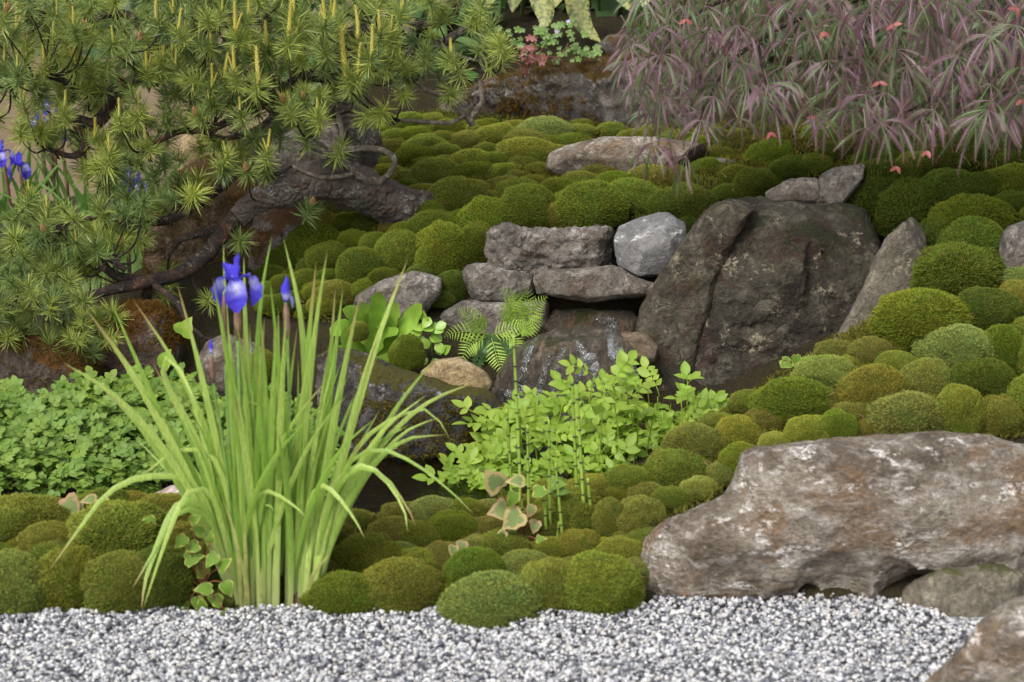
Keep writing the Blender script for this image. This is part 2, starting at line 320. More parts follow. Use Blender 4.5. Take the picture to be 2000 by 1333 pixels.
# ------------------------------------------------------------------ rocks
def build_rock(outline, Y, thick, voxel=0.006, facets=10, amp=0.012, seed=0, nscale=9.0, smooth=8, ridged=0.5, layers=None, keepbot=True, strat=None, fdepth=(0.80, 0.97), fine=0.25, dents=()):
    r = np.random.default_rng(seed); pl = np.array([P(a, b, Y) for a, b in outline]); cen = pl.mean(0)
    view = cen - CAM; view /= np.linalg.norm(view)
    L = layers or [(-1.0, .70), (-.80, .92), (-.4, 1.0), (0, 1.0), (.5, .98), (1.0, .8)]
    n = len(pl); V = []; F = []
    for off, s in L: V += list(cen + (pl - cen) * s + view * thick * off)
    for k in range(len(L) - 1):
        for i in range(n): F.append((k * n + i, k * n + (i + 1) % n, (k + 1) * n + (i + 1) % n, (k + 1) * n + i))
    me = bpy.data.meshes.new('tmp'); bm = bmesh.new(); vs = [bm.verts.new(v) for v in V]
    for f in F: bm.faces.new([vs[i] for i in f])
    for k in (0, len(L) - 1):
        f = bm.faces.new([vs[k * n + i] for i in range(n)]); bmesh.ops.triangulate(bm, faces=[f])
    bmesh.ops.recalc_face_normals(bm, faces=bm.faces); bm.to_mesh(me); bm.free()
    o = bpy.data.objects.new('tmp', me); COL.objects.link(o); md = o.modifiers.new('r', 'REMESH'); md.mode = 'VOXEL'; md.voxel_size = voxel
    if smooth:
        ms = o.modifiers.new('s', 'SMOOTH'); ms.factor = 0.5; ms.iterations = smooth
    dg = bpy.context.evaluated_depsgraph_get(); ev = o.evaluated_get(dg); e = ev.to_mesh()
    V = np.empty(len(e.vertices) * 3, np.float32); e.vertices.foreach_get('co', V); V = V.reshape(-1, 3).astype(float)
    F = [tuple(p.vertices) for p in e.polygons]; ev.to_mesh_clear(); bpy.data.objects.remove(o); bpy.data.meshes.remove(me)
    Q = V - cen
    for k in range(facets):                                   # flat broken faces, mostly on the side that shows
        nrm = r.normal(size=3) * np.array([1.0, .6, .9]) + np.array([0, -.55, .25]); nrm /= np.linalg.norm(nrm)
        d = Q @ nrm; lim = d.max() * r.uniform(*fdepth); over = np.clip(d - lim, 0, None); Q = Q - nrm * (over * .9)[:, None]
    for ax in (RT, UP):                                       # keep the outline's real extent after the faces are broken off
        a0, a1 = ((pl - cen) @ ax).min(), ((pl - cen) @ ax).max(); q = Q @ ax; b0, b1 = q.min(), q.max()
        Q = Q + ax[None] * (((q - b0) / (b1 - b0) * (a1 - a0) + a0) - q)[:, None]
    for (dx, dy, dY, rx, ry, rz) in dents:                    # hollows worn into the stone
        c0 = P(dx, dy, dY) - cen; mp = mpp(dY); E = np.stack([RT / (rx * mp), UP / (ry * mp), FW / rz]); u = (Q - c0) @ E.T; l = np.linalg.norm(u, axis=1)
        k = l < 1; tgt = u[k] / (l[k][:, None] + 1e-6); tgt = u[k] + (tgt - u[k]) * .92; Q[k] = c0 + tgt @ np.linalg.inv(E).T
    sd = r.uniform(0, 50, 3); size = np.ptp(Q, axis=0).max()
    e1 = nscale / max(size, .12) * .35
    def normals(Q):
        N = np.zeros_like(Q); Fa = np.array([f[:4] if len(f) == 4 else (f[0], f[1], f[2], f[2]) for f in F]); nn = np.cross(Q[Fa[:, 2]] - Q[Fa[:, 0]], Q[Fa[:, 3]] - Q[Fa[:, 1]])
        for k in range(4): np.add.at(N, Fa[:, k], nn)
        return N / (np.linalg.norm(N, axis=1)[:, None] + 1e-12)
    N = normals(Q)
    st = np.array(strat if strat is not None else (1, 1, 1))
    d = (1 - ridged) * fbm(Q * e1 * st + sd, 4) + ridged * (fbm(Q * e1 * 1.3 * st + sd + 9, 4, ridged=True) - .6) * .6
    d = d - d.mean(); Q = Q + N * (d * amp)[:, None]; N = normals(Q)
    Q = Q + N * ((fbm(Q * 55 + sd, 4, gain=.6, ridged=True) - 1.1) * amp * fine * .5)[:, None]
    return cen, Q, F, N
ROCKS = {}
def rock(name, key, label, outline, Y, thick, mat, group=None, cat='rock', **kw):
    cen, Q, F, N = build_rock(outline, Y, thick, seed=len(ROCKS) + 5, **kw)
    o = put(name, mesh(name, Q, F), mat, loc=cen); tag(o, label, cat, group); ROCKS[key] = (o, cen, Q, F, N); return o

MR_GREY = rockmat('rock_grey', srgb(96, 90, 83), srgb(142, 134, 125), srgb(178, 170, 160), lichen=srgb(190, 184, 176), lich=.35, warm=srgb(102, 88, 76), bump=1.0)
MR_BROWNGREY = rockmat('rock_browngrey', srgb(98, 90, 80), srgb(138, 128, 117), srgb(172, 163, 152), lichen=srgb(180, 172, 162), lich=.3, warm=srgb(96, 78, 62), bump=1.0)
MR_BLUEGREY = rockmat('rock_bluegrey', srgb(92, 91, 91), srgb(114, 112, 110), srgb(138, 137, 136), lichen=srgb(198, 197, 194), lich=.45, bump=.5, grain=.45)
MR_BOULDER = rockmat('rock_boulder', srgb(94, 82, 68), srgb(142, 131, 116), srgb(178, 170, 160), lichen=srgb(212, 206, 200), lich=.5, warm=srgb(118, 93, 66), bump=.85, scale=.8, cracks=.15, flow=(1.0, 1.0, 1.9), grain=.7)
MR_DARK = rockmat('rock_dark_wall', srgb(44, 37, 31), srgb(76, 72, 60), srgb(110, 105, 90), lichen=srgb(170, 160, 134), lich=.34, moss=srgb(60, 60, 38), mossamt=.10, warm=srgb(74, 50, 44), bump=1.0, scale=.9, grain=.6)
MR_OLIVE = rockmat('rock_olive', srgb(84, 78, 66), srgb(114, 106, 92), srgb(138, 130, 114), lichen=srgb(160, 150, 128), lich=.3, moss=srgb(80, 82, 44), mossamt=.0, bump=.6)
MR_WET = rockmat('rock_wet', srgb(50, 44, 37), srgb(88, 77, 64), srgb(124, 111, 94), lichen=srgb(146, 132, 112), lich=.3, warm=srgb(96, 74, 48), moss=srgb(66, 66, 32), mossamt=.15, rough=.32, bump=1.0, flow=(1, 1, .45), coat=.9)
MR_BACK = rockmat('rock_back', srgb(76, 72, 68), srgb(112, 106, 100), srgb(148, 140, 132), lichen=srgb(170, 164, 156), lich=.4, moss=srgb(104, 80, 34), mossamt=.25, warm=srgb(98, 76, 52), bump=1.0)
MR_TAN = rockmat('rock_tan', srgb(120, 102, 72), srgb(158, 138, 100), srgb(176, 158, 122), lichen=srgb(188, 172, 140), lich=.25, bump=.6)
MR_RUST = rockmat('rock_rust', srgb(66, 54, 46), srgb(98, 84, 72), srgb(126, 114, 102), lichen=srgb(150, 140, 130), lich=.3, moss=srgb(112, 74, 26), mossamt=.55, bump=1.0, warm=srgb(110, 76, 44))
MR_STREAM = rockmat('rock_streamside', srgb(46, 42, 40), srgb(78, 74, 72), srgb(112, 108, 106), lichen=srgb(176, 170, 168), lich=.45, moss=srgb(92, 88, 28), mossamt=.42, rough=.6, bump=1.0)
MR_PINK = rockmat('rock_pink', srgb(140, 120, 112), srgb(172, 152, 144), srgb(190, 176, 170), lich=.4, lichen=srgb(205, 198, 194), bump=.5)

rock('wall_stone', 'block', 'long knobbly grey block under the two round moss cushions', [(955, 452), (985, 443), (1050, 452), (1110, 448), (1195, 447), (1205, 470), (1197, 520), (1170, 547), (1120, 541), (1085, 532), (1040, 544), (990, 540), (957, 520), (950, 480)], 5.74, .09, MR_GREY, cat='rock', facets=5, amp=.030, voxel=.004, smooth=3, nscale=18, fine=.3)
rock('wall_stone', 'blue', 'angular blue grey stone at the end of the stacked stones', [(1205, 440), (1235, 414), (1290, 414), (1335, 445), (1341, 480), (1300, 530), (1250, 543), (1205, 512), (1197, 470)], 5.70, .085, MR_BLUEGREY, facets=16, amp=.006, voxel=.0045, smooth=3, fdepth=(.62, .9))
rock('wall_stone', 'left', 'rounded grey stone beside the fern under the long block', [(902, 532), (925, 515), (955, 515), (1000, 530), (1045, 540), (1040, 572), (990, 597), (940, 592), (910, 570)], 5.70, .07, MR_GREY, facets=9, amp=.013, voxel=.0045, smooth=2, nscale=14)
rock('wall_stone', 'slab', 'flat overhanging slab above the waterfall gap', [(1040, 552), (1070, 530), (1195, 520), (1240, 545), (1292, 560), (1282, 578), (1215, 582), (1150, 592), (1090, 580), (1050, 572)], 5.66, .085, MR_BROWNGREY, facets=9, amp=.013, voxel=.0045, smooth=1, nscale=14)
rock('wall_stone', 'grip', 'grey rock beneath dark moss, behind the strap leaved fern', [(685, 612), (700, 580), (745, 550), (810, 530), (864, 545), (863, 575), (840, 605), (790, 635), (710, 640)], 5.70, .08, MR_GREY, facets=9, amp=.010, voxel=.005)
rock('wall_stone', 'ledge', 'low grey ledge stone behind the feathery fern', [(845, 640), (870, 605), (905, 588), (1000, 588), (1075, 590), (1080, 640), (1040, 665), (960, 665), (880, 665)], 5.70, .07, MR_GREY, facets=8, amp=.009, voxel=.005)
rock('waterfall_rock', 'lip', 'wet brown ledge stone where the water spills out', [(1060, 640), (1085, 605), (1140, 600), (1232, 608), (1262, 640), (1262, 690), (1180, 690), (1090, 680)], 5.70, .09, MR_WET, facets=6, amp=.010, voxel=.005)
rock('waterfall_rock', 'dome', 'wet dark rounded rock that the waterfall runs over', [(960, 800), (978, 740), (1005, 690), (1060, 650), (1130, 640), (1195, 655), (1245, 700), (1268, 770), (1270, 850), (1150, 900), (980, 880)], 5.50, .12, MR_WET, facets=5, amp=.022, voxel=.0045, smooth=6, strat=(1.3, 1, .6), fine=.4)
rock('waterfall_rock', 'wettan', 'small wet tan stone beside the falling water', [(1190, 665), (1220, 648), (1262, 650), (1285, 680), (1278, 710), (1230, 712), (1200, 700)], 5.52, .05, rockmat('rock_wet_tan', srgb(92, 76, 58), srgb(126, 108, 84), srgb(150, 132, 108), lich=.2, rough=.3, bump=.8, coat=.7), facets=6, amp=.007, voxel=.004)
rock('wall_rock', 'gapstone', 'dark recessed stone in the gap under the slab', [(1040, 600), (1100, 575), (1280, 570), (1290, 640), (1200, 650), (1060, 650)], 5.86, .06, MR_DARK, facets=4, voxel=.007)
rock('wall_rock', 'dark', 'huge dark stained rock face right of the waterfall', [(1240, 650), (1258, 590), (1290, 540), (1340, 470), (1395, 405), (1435, 384), (1480, 382), (1505, 392), (1560, 398), (1625, 396), (1670, 412), (1745, 445), (1775, 475), (1768, 530), (1735, 620), (1670, 710), (1600, 785), (1500, 850), (1400, 880), (1285, 850), (1258, 720)], 5.72, .20, MR_DARK, facets=11, amp=.026, voxel=.0055, nscale=12, smooth=3, fdepth=(.74, .95), ridged=.6, fine=.4, layers=[(-1.0, .66), (-.8, .86), (-.45, .97), (0, 1.0), (.5, 1.0), (1.0, .9)], dents=[(1395, 520, 5.50, 22, 130, .07), (1330, 660, 5.50, 60, 25, .06), (1480, 640, 5.48, 90, 22, .06), (1590, 560, 5.50, 26, 110, .06), (1450, 430, 5.55, 40, 30, .08)])
rock('wall_rock', 'flank', 'long sloping olive ridge running down beside the angular stone', [(1238, 660), (1255, 600), (1295, 540), (1342, 476), (1398, 408), (1438, 386), (1478, 388), (1462, 430), (1425, 490), (1395, 560), (1370, 640), (1345, 730), (1290, 790), (1248, 740)], 5.60, .07, rockmat('rock_olive_dark', srgb(56, 50, 40), srgb(88, 82, 68), srgb(120, 112, 95), lichen=srgb(160, 148, 124), lich=.35, moss=srgb(78, 74, 40), mossamt=.15, bump=1.0, warm=srgb(84, 62, 46)), facets=10, amp=.016, voxel=.005, nscale=16, smooth=2, ridged=.7, fine=.4)
rock('wall_rock', 'oliveslab', 'upright olive grey slab leaning on the dark rock face', [(1570, 725), (1620, 680), (1668, 600), (1710, 520), (1738, 460), (1770, 436), (1786, 426), (1810, 445), (1818, 520), (1820, 620), (1760, 700), (1640, 745)], 5.50, .10, MR_OLIVE, facets=12, amp=.014, voxel=.005, smooth=2, nscale=14)
rock('capping_stone', 'cap1', 'rounded dark grey stone resting atop the dark rock', [(1494, 378), (1540, 350), (1590, 347), (1605, 395), (1570, 416), (1510, 412)], 5.86, .06, MR_BROWNGREY, facets=9, amp=.008, voxel=.005)
rock('capping_stone', 'cap2', 'angular flat-topped grey stone beside dark hanging moss', [(1588, 345), (1612, 330), (1690, 321), (1684, 372), (1655, 405), (1600, 408)], 5.86, .06, MR_GREY, facets=12, amp=.006, voxel=.005, smooth=3, fdepth=(.62, .9))
rock('side_rock', 'rightedge', 'pale grey rock set into dark moss on the right bank', [(1950, 475), (1975, 445), (2040, 420), (2090, 500), (2050, 610), (1995, 590), (1962, 545)], 5.42, .08, MR_GREY, facets=9, amp=.010, voxel=.006)
rock('flat_stone', 'flat', 'flat topped pale stone lying on the moss plateau', [(1066, 332), (1074, 300), (1105, 285), (1170, 266), (1255, 268), (1330, 275), (1380, 292), (1340, 330), (1270, 350), (1150, 360), (1090, 348)], 6.32, .10, rockmat('rock_flat', srgb(96, 84, 72), srgb(148, 134, 118), srgb(186, 176, 164), lichen=srgb(205, 198, 186), lich=.5, warm=srgb(130, 98, 66), bump=.8), facets=7, amp=.010, voxel=.006, smooth=4)
rock('flat_stone', 'flat2', 'small flat grey stone under hanging maple leaves', [(1375, 325), (1400, 308), (1435, 312), (1448, 330), (1420, 342), (1385, 342)], 6.3, .05, MR_GREY, facets=5, amp=.005, voxel=.005)
rock('back_rock', 'back', 'long craggy rock wall behind the moss with rusty moss', [(820, 240), (865, 205), (900, 188), (960, 160), (1040, 138), (1100, 128), (1180, 116), (1260, 100), (1340, 130), (1430, 190), (1450, 275), (1400, 290), (1300, 285), (1150, 275), (1000, 270), (880, 265)], 6.95, .22, MR_BACK, facets=8, amp=.045, voxel=.008, nscale=22, smooth=4, ridged=.7)
rock('back_rock', 'backtop', 'small grey stone on the rear bank beside speckled leaves', [(1165, 95), (1190, 68), (1225, 66), (1250, 90), (1230, 115), (1180, 112)], 7.05, .06, MR_BACK, facets=7, amp=.01, voxel=.007)
rock('boulder', 'big', 'large weathered brown and white boulder overhanging the gravel', [(1222, 1145), (1240, 1095), (1266, 1042), (1310, 1006), (1370, 985), (1420, 967), (1436, 925), (1455, 897), (1490, 884), (1560, 872), (1680, 855), (1800, 852), (1900, 860), (2000, 866), (2120, 880), (2180, 960), (2170, 1080), (2080, 1140), (2000, 1142), (1930, 1112), (1880, 1102), (1820, 1112), (1770, 1140), (1748, 1175), (1738, 1212), (1700, 1225), (1660, 1230), (1625, 1230), (1592, 1222), (1572, 1205), (1530, 1180), (1470, 1184), (1410, 1172), (1360, 1184), (1312, 1214), (1262, 1200), (1230, 1175)], 4.56, .20, MR_BOULDER, facets=9, amp=.036, voxel=.0065, nscale=15, smooth=5, ridged=.5, fine=.2, strat=(.75, 1, 1.5), fdepth=(.82, .97),
     layers=[(-1.0, .42), (-.85, .72), (-.5, .93), (-.15, 1.0), (.5, .98), (1.0, .8)], dents=[(1640, 1178, 4.285, 135, 112, .135), (1585, 1180, 4.37, 28, 40, .10), (1880, 1190, 4.36, 150, 82, .20), (1420, 1203, 4.37, 90, 32, .10), (1330, 955, 4.42, 95, 50, .11), (1560, 985, 4.31, 130, 36, .05), (1330, 1120, 4.35, 70, 26, .05), (1800, 1000, 4.31, 150, 30, .045), (1480, 1135, 4.33, 60, 16, .05), (1900, 920, 4.33, 120, 30, .06)])
rock('boulder', 'under', 'shadowed grey rock tucked under the overhanging boulder', [(1742, 1195), (1760, 1150), (1830, 1100), (1920, 1095), (2010, 1120), (2030, 1200), (1960, 1262), (1880, 1270), (1800, 1242)], 4.45, .12, MR_OLIVE, facets=6, amp=.016, voxel=.006)
rock('boulder', 'front', 'brown boulder in the gravel at the front corner', [(1785, 1350), (1845, 1292), (1885, 1258), (1910, 1222), (1950, 1188), (2010, 1160), (2120, 1150), (2230, 1250), (2230, 1450), (2000, 1480), (1800, 1420)], 3.98, .14, MR_BOULDER, facets=6, amp=.018, voxel=.006, smooth=8)
rock('bank_stone', 'pink', 'small pale pinkish stone behind the iris on the moss', [(262, 1002), (300, 965), (340, 948), (378, 952), (400, 985), (360, 1020), (290, 1020)], 4.84, .06, MR_PINK, facets=8, amp=.006, voxel=.005)
rock('stream_rock', 'streamdark', 'dark mossy streamside rock right behind the iris', [(620, 700), (660, 680), (720, 690), (780, 722), (850, 745), (950, 765), (988, 800), (985, 880), (900, 935), (760, 940), (680, 930), (630, 850)], 5.34, .14, MR_STREAM, facets=7, amp=.026, voxel=.005, nscale=14, smooth=5, ridged=.6)
rock('stream_rock', 'tan', 'smooth tan stone below the feathery fern', [(822, 728), (850, 704), (900, 698), (945, 728), (962, 755), (948, 772), (870, 760), (832, 745)], 5.34, .06, MR_TAN, facets=5, amp=.005, voxel=.004)
rock('stream_rock', 'irisback', 'grey brown rock rising behind the iris leaves', [(380, 710), (400, 668), (440, 655), (505, 675), (530, 740), (490, 800), (400, 790)], 5.55, .09, MR_BROWNGREY, facets=8, amp=.014, voxel=.006)
rock('stream_rock', 'rust', 'rust coloured mossy rock under the low pine branch', [(165, 650), (210, 600), (290, 588), (345, 622), (356, 690), (336, 745), (260, 770), (180, 750)], 5.68, .10, MR_RUST, facets=8, amp=.018, voxel=.006)
rock('stream_rock', 'leftedge', 'brown mossy rock at the back of the watercress', [(-180, 690), (-60, 660), (0, 640), (80, 655), (150, 695), (200, 745), (150, 790), (60, 795), (-100, 800)], 5.60, .12, MR_RUST, facets=8, amp=.018, voxel=.007)
rock('pine_rock', 'pinerock', 'brown rock with dry moss under the pine limb', [(280, 430), (335, 345), (400, 305), (470, 310), (505, 380), (495, 480), (430, 560), (330, 580), (280, 530)], 6.35, .12, rockmat('rock_rust_dry', srgb(110, 84, 58), srgb(146, 120, 90), srgb(176, 156, 132), lich=.3, lichen=srgb(170, 158, 142), moss=srgb(148, 112, 62), mossamt=.6, bump=1.0), facets=6, amp=.02, voxel=.007)
rock('pine_rock', 'pinerock2', 'squarish grey and rust rock below the trunk', [(494, 425), (528, 395), (588, 384), (595, 440), (575, 510), (545, 570), (520, 625), (478, 600), (486, 490)], 6.15, .09, rockmat('rock_rust_grey', srgb(104, 90, 80), srgb(140, 132, 128), srgb(162, 158, 158), lich=.2, moss=srgb(118, 84, 48), mossamt=.45, bump=.9, warm=srgb(122, 86, 58)), facets=10, amp=.010, voxel=.006, smooth=4)
rock('pine_rock', 'paleback', 'pale tan rock seen through the pine needles', [(330, 260), (400, 222), (455, 238), (470, 320), (410, 375), (335, 350)], 6.8, .10, MR_TAN, facets=6, amp=.014, voxel=.008)
rock('pine_rock', 'trunkrock', 'brown shaded rock directly behind the pine trunk', [(500, 330), (540, 270), (610, 235), (680, 240), (710, 300), (690, 380), (600, 400), (520, 390)], 6.6, .12, MR_BROWNGREY, facets=7, amp=.02, voxel=.008)
rock('stream_rock', 'cressstone', 'orange brown stone behind the bright green cress', [(1195, 860), (1235, 826), (1300, 832), (1325, 880), (1300, 930), (1205, 930)], 5.28, .06, rockmat('rock_orange', srgb(104, 78, 58), srgb(140, 108, 82), srgb(164, 138, 112), lich=.3, bump=.8), facets=6, amp=.008, voxel=.005)
# ================================================================== moss cushions, one object each
m, nt = newmat('moss'); M_MOSS = m
co = nd(nt, 'ShaderNodeTexCoord').outputs['Object']; oi = nd(nt, 'ShaderNodeObjectInfo')
shift = nd(nt, 'ShaderNodeVectorMath', {0: co, 1: nd(nt, 'ShaderNodeCombineXYZ', {i: math_(nt, 'MULTIPLY', oi.outputs['Random'], 37.0 + 11 * i) for i in range(3)}).outputs[0]}, operation='ADD').outputs[0]
n1 = tex(nt, shift, 1.6, 4, .6, .4); n2 = tex(nt, shift, 14, 3, .7)
c = mixc(nt, rng_(nt, n1, .40, .66, 0, .75), oi.outputs['Color'], mixc(nt, 1.0, oi.outputs['Color'], (1.10, .97, .85), 'MULTIPLY'))
c = mixc(nt, rng_(nt, n1, .30, .46, .55, 0), c, mixc(nt, 1.0, oi.outputs['Color'], (.78, 1.02, .8), 'MULTIPLY'))
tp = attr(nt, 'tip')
c = mixc(nt, 1.0, c, nd(nt, 'ShaderNodeCombineColor', {0: rng_(nt, tp, 0, 1, .60, 2.25), 1: rng_(nt, tp, 0, 1, .60, 2.2), 2: rng_(nt, tp, 0, 1, .65, 2.2)}).outputs[0], 'MULTIPLY')  # pale shoot tips, brightened further to paint in a lit rim and sheen
c = mixc(nt, 1.0, c, nd(nt, 'ShaderNodeCombineColor', {i: rng_(nt, n2, .25, .75, .6, 1.4) for i in range(3)}).outputs[0], 'MULTIPLY')
c = mixc(nt, rng_(nt, attr(nt, 'rnd'), .93, .96, 0, .7), c, (.16, .10, .04))
df = nd(nt, 'ShaderNodeBsdfDiffuse', {'Color': c, 'Roughness': .9}); tl = nd(nt, 'ShaderNodeBsdfTranslucent', {'Color': c})
outp(nt, nd(nt, 'ShaderNodeMixShader', {0: .25, 1: df.outputs[0], 2: tl.outputs[0]}).outputs[0])

def moss_proto(k, ntuft=7000, length=.085, shag=0.0):
    r = np.random.default_rng(100 + k)
    bm = bmesh.new(); bmesh.ops.create_icosphere(bm, subdivisions=4, radius=1.0); V = np.array([v.co[:] for v in bm.verts]); F = [tuple(v.index for v in f.verts) for f in bm.faces]; bm.free()
    off = r.uniform(0, 50, 3)
    def shape(D):
        s = 1 + .24 * noise(D * 1.2 + off) + .13 * noise(D * 2.6 + off) + .05 * noise(D * 7 + off)
        q = D * s[:, None]; q[:, 2] = np.where(q[:, 2] < -.45, -.45 + (q[:, 2] + .45) * .2, q[:, 2]); return q
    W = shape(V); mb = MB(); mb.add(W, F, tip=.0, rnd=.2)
    D = r.normal(size=(ntuft * 2, 3)); D /= np.linalg.norm(D, axis=1)[:, None]; D = D[D[:, 2] > -.55][:ntuft]; n = len(D)
    Bp = shape(D) * .985; N = D * np.array([1, 1, 1]) + r.normal(size=(n, 3)) * (.28 + shag) + np.array([0, 0, .12]); N /= np.linalg.norm(N, axis=1)[:, None]
    L = length * r.uniform(.55, 1.35, n) * (1 + shag) * (1 + .35 * noise(D * 4 + off)); wd = .022 * r.uniform(.7, 1.3, n)
    S = np.cross(N, r.normal(size=(n, 3))); S /= np.linalg.norm(S, axis=1)[:, None]; S2 = np.cross(N, S)
    tip = Bp + N * L[:, None]
    Vt = np.stack([Bp - S * wd[:, None], Bp + S * wd[:, None], tip + S2 * wd[:, None] * .5, Bp - S2 * wd[:, None] * 1.0], 1).reshape(-1, 3)
    i = np.arange(n) * 4; Ft = np.concatenate([np.stack([i, i + 1, i + 2], 1), np.stack([i + 3, i, i + 2], 1), np.stack([i + 1, i + 3, i + 2], 1)])
    rn = r.uniform(0, 1, n); tv = r.uniform(.6, 1.0, n)
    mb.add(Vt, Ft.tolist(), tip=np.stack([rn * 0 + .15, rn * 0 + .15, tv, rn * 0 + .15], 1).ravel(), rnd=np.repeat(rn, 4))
    me = mb.mesh('moss_cushion', smooth=True); me.materials.append(M_MOSS); return me
MOSS = [moss_proto(k, 6500, .075 + .02 * (k % 3), shag=(0, 0, .12, .28)[k % 4]) for k in range(8)]
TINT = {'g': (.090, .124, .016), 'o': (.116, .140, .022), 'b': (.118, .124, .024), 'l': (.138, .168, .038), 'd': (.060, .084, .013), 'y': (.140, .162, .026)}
TWORD = {'g': 'deep green', 'o': 'olive green', 'b': 'brownish', 'l': 'pale green', 'd': 'dark green', 'y': 'yellowish green'}
CUSH = []
LAND = [(40, 1180, 'on the gravel edge left of the iris'), (210, 1180, 'on the gravel beside the drooping iris blades'), (60, 1010, 'at the front edge of the watercress'), (250, 1020, 'by the cream edged creeper'), (330, 1000, 'beside the pinkish stone'), (380, 1110, 'behind the creeper at the iris foot'), (560, 1100, 'behind the iris stems'), (680, 1170, 'on the gravel right against the iris'), (720, 1080, 'under the arching iris blades'), (790, 1160, 'on the gravel beside the iris'), (780, 1010, 'at the stream edge near the iris'), (870, 1100, 'next to the tiny pink creeper'), (890, 1020, 'at the stream edge below the cress'), (960, 1190, 'bulging out onto the gravel'), (1000, 1060, 'at the foot of the tall horsetail'), (1080, 1150, 'in front of the horsetails'), (1100, 1000, 'between the horsetails'), (1180, 1150, 'on the gravel against the boulder tip'), (1190, 1020, 'right beside the horsetails'), (1260, 1010, 'by the low end of the boulder'), (1300, 930, 'along the cress above the boulder'), (1380, 960, 'touching the boulder shoulder'), (1370, 870, 'at the end of the cress bed'), (1450, 900, 'against the top of the boulder'), (1460, 820, 'on the ridge below the dark rock'), (1560, 790, 'on the ridge above the boulder'), (1540, 730, 'by the yellow edged creeper sprout'), (1600, 850, 'touching the top of the boulder'), (1630, 700, 'below the olive slab'), (1720, 690, 'at the foot of the olive slab'), (1700, 780, 'halfway up the bank behind the boulder'), (1780, 830, 'over the crest of the boulder'), (1800, 620, 'beside the olive slab'), (1850, 700, 'in the middle of the right bank'), (1900, 810, 'behind the high part of the boulder'), (1960, 690, 'at the outer side of the right bank'), (1930, 600, 'below the pale edge rock'), (1880, 520, 'between the olive slab and the pale edge rock'), (1840, 470, 'above the olive slab'), (1720, 390, 'hanging beside the capping stones'), (1780, 420, 'in the deep shade above the olive slab'), (1900, 430, 'above the pale edge rock'), (1860, 350, 'in shade under the lowest maple leaves'), (1980, 370, 'in shade beyond the pale edge rock'), (1790, 320, 'just beneath the maple keys'), (1620, 300, 'behind the capping stones'), (1540, 330, 'above the rounded capping stone'), (1470, 360, 'on top of the dark rock'), (1430, 340, 'beside the small flat stone'), (1345, 410, 'between the angular stone and dark rock'), (1250, 380, 'above the angular blue grey stone'), (1150, 400, 'on top of the long grey block'), (1040, 400, 'over the left half of the long block'), (950, 430, 'at the left end of the long block'), (1100, 365, 'in front of the flat pale stone'), (870, 500, 'left of the stacked stones'), (885, 570, 'beside the rounded wall stone'), (790, 480, 'on the slope below the trunk base'), (700, 520, 'above the grey rock by the strap fern'), (640, 500, 'under the leaning trunk'), (560, 520, 'beside the squarish rust rock'), (640, 580, 'behind the iris tips'), (610, 440, 'in the shade of the trunk'), (850, 420, 'just below the trunk base'), (750, 340, 'beside the looped branch'), (740, 260, 'behind the thick trunk stub'), (850, 340, 'just above the trunk base'), (820, 270, 'under the hanging pine twigs'), (900, 245, 'at the left foot of the rear rock wall'), (1000, 250, 'at the foot of the rear rock wall'), (1150, 255, 'at the right foot of the rear rock wall'), (1040, 300, 'left of the flat pale stone'), (930, 320, 'in the centre of the moss plateau'), (940, 370, 'on the front slope of the plateau'), (1300, 260, 'behind the flat pale stone'), (1250, 355, 'at the right of the flat pale stone'), (1400, 280, 'on the plateau beneath the maple')]
def cushion(cx, cy, w, h, t, label, group, lift=.3, name='moss_cushion'):
    if cy > 1125 and h > 80: lift = .46
    Y = ground_hit(cx, cy + lift * h)
    if Y is None: return None
    mp = mpp(Y); a = w / 2 * mp * 1.17; hh = h / 2 * mp * 1.12
    th = PITCH + math.atan((cy - 666.5) / FPX)
    cc = math.sqrt(max(hh * hh - (a * math.sin(th)) ** 2, 0)) / math.cos(th); cc = min(max(cc, .62 * a), 1.3 * a)
    k = int(rng.integers(0, 8)); 
    if t in 'lb' and rng.random() < .6: k = [2, 3, 6, 7][k % 4]
    o = put(name, MOSS[k], loc=P(cx, cy + .05 * h, Y), scale=(a, a * rng.uniform(.9, 1.2), cc)); o.rotation_euler = (rng.uniform(-.12, .12), rng.uniform(-.15, .15), rng.uniform(0, 6.28))
    # rotation about Z of an uneven scale keeps the width since x and y radii are close
    tc = np.array(TINT[t]) * rng.uniform(.85, 1.18) * np.array([rng.uniform(.9, 1.12), 1, rng.uniform(.85, 1.15)]); o.color = (*tc, 1)
    best = min(LAND, key=lambda q: math.hypot(cx - q[0], (cy - q[1]) * 1.3))[2]; size = 'tiny' if w < 55 else 'small' if w < 75 else 'plump' if w < 105 else 'big'; shape = 'flat' if h < .5 * w else 'domed' if h < .9 * w else 'tall'
    tag(o, f'{size} {shape} {TWORD[t]} moss cushion {best}', 'moss', group); CUSH.append((cx, cy, w, h)); return o
ZL = 'small {t} moss cushion on the flat plateau behind the trunk'; ZG = 'moss cushions on the plateau'
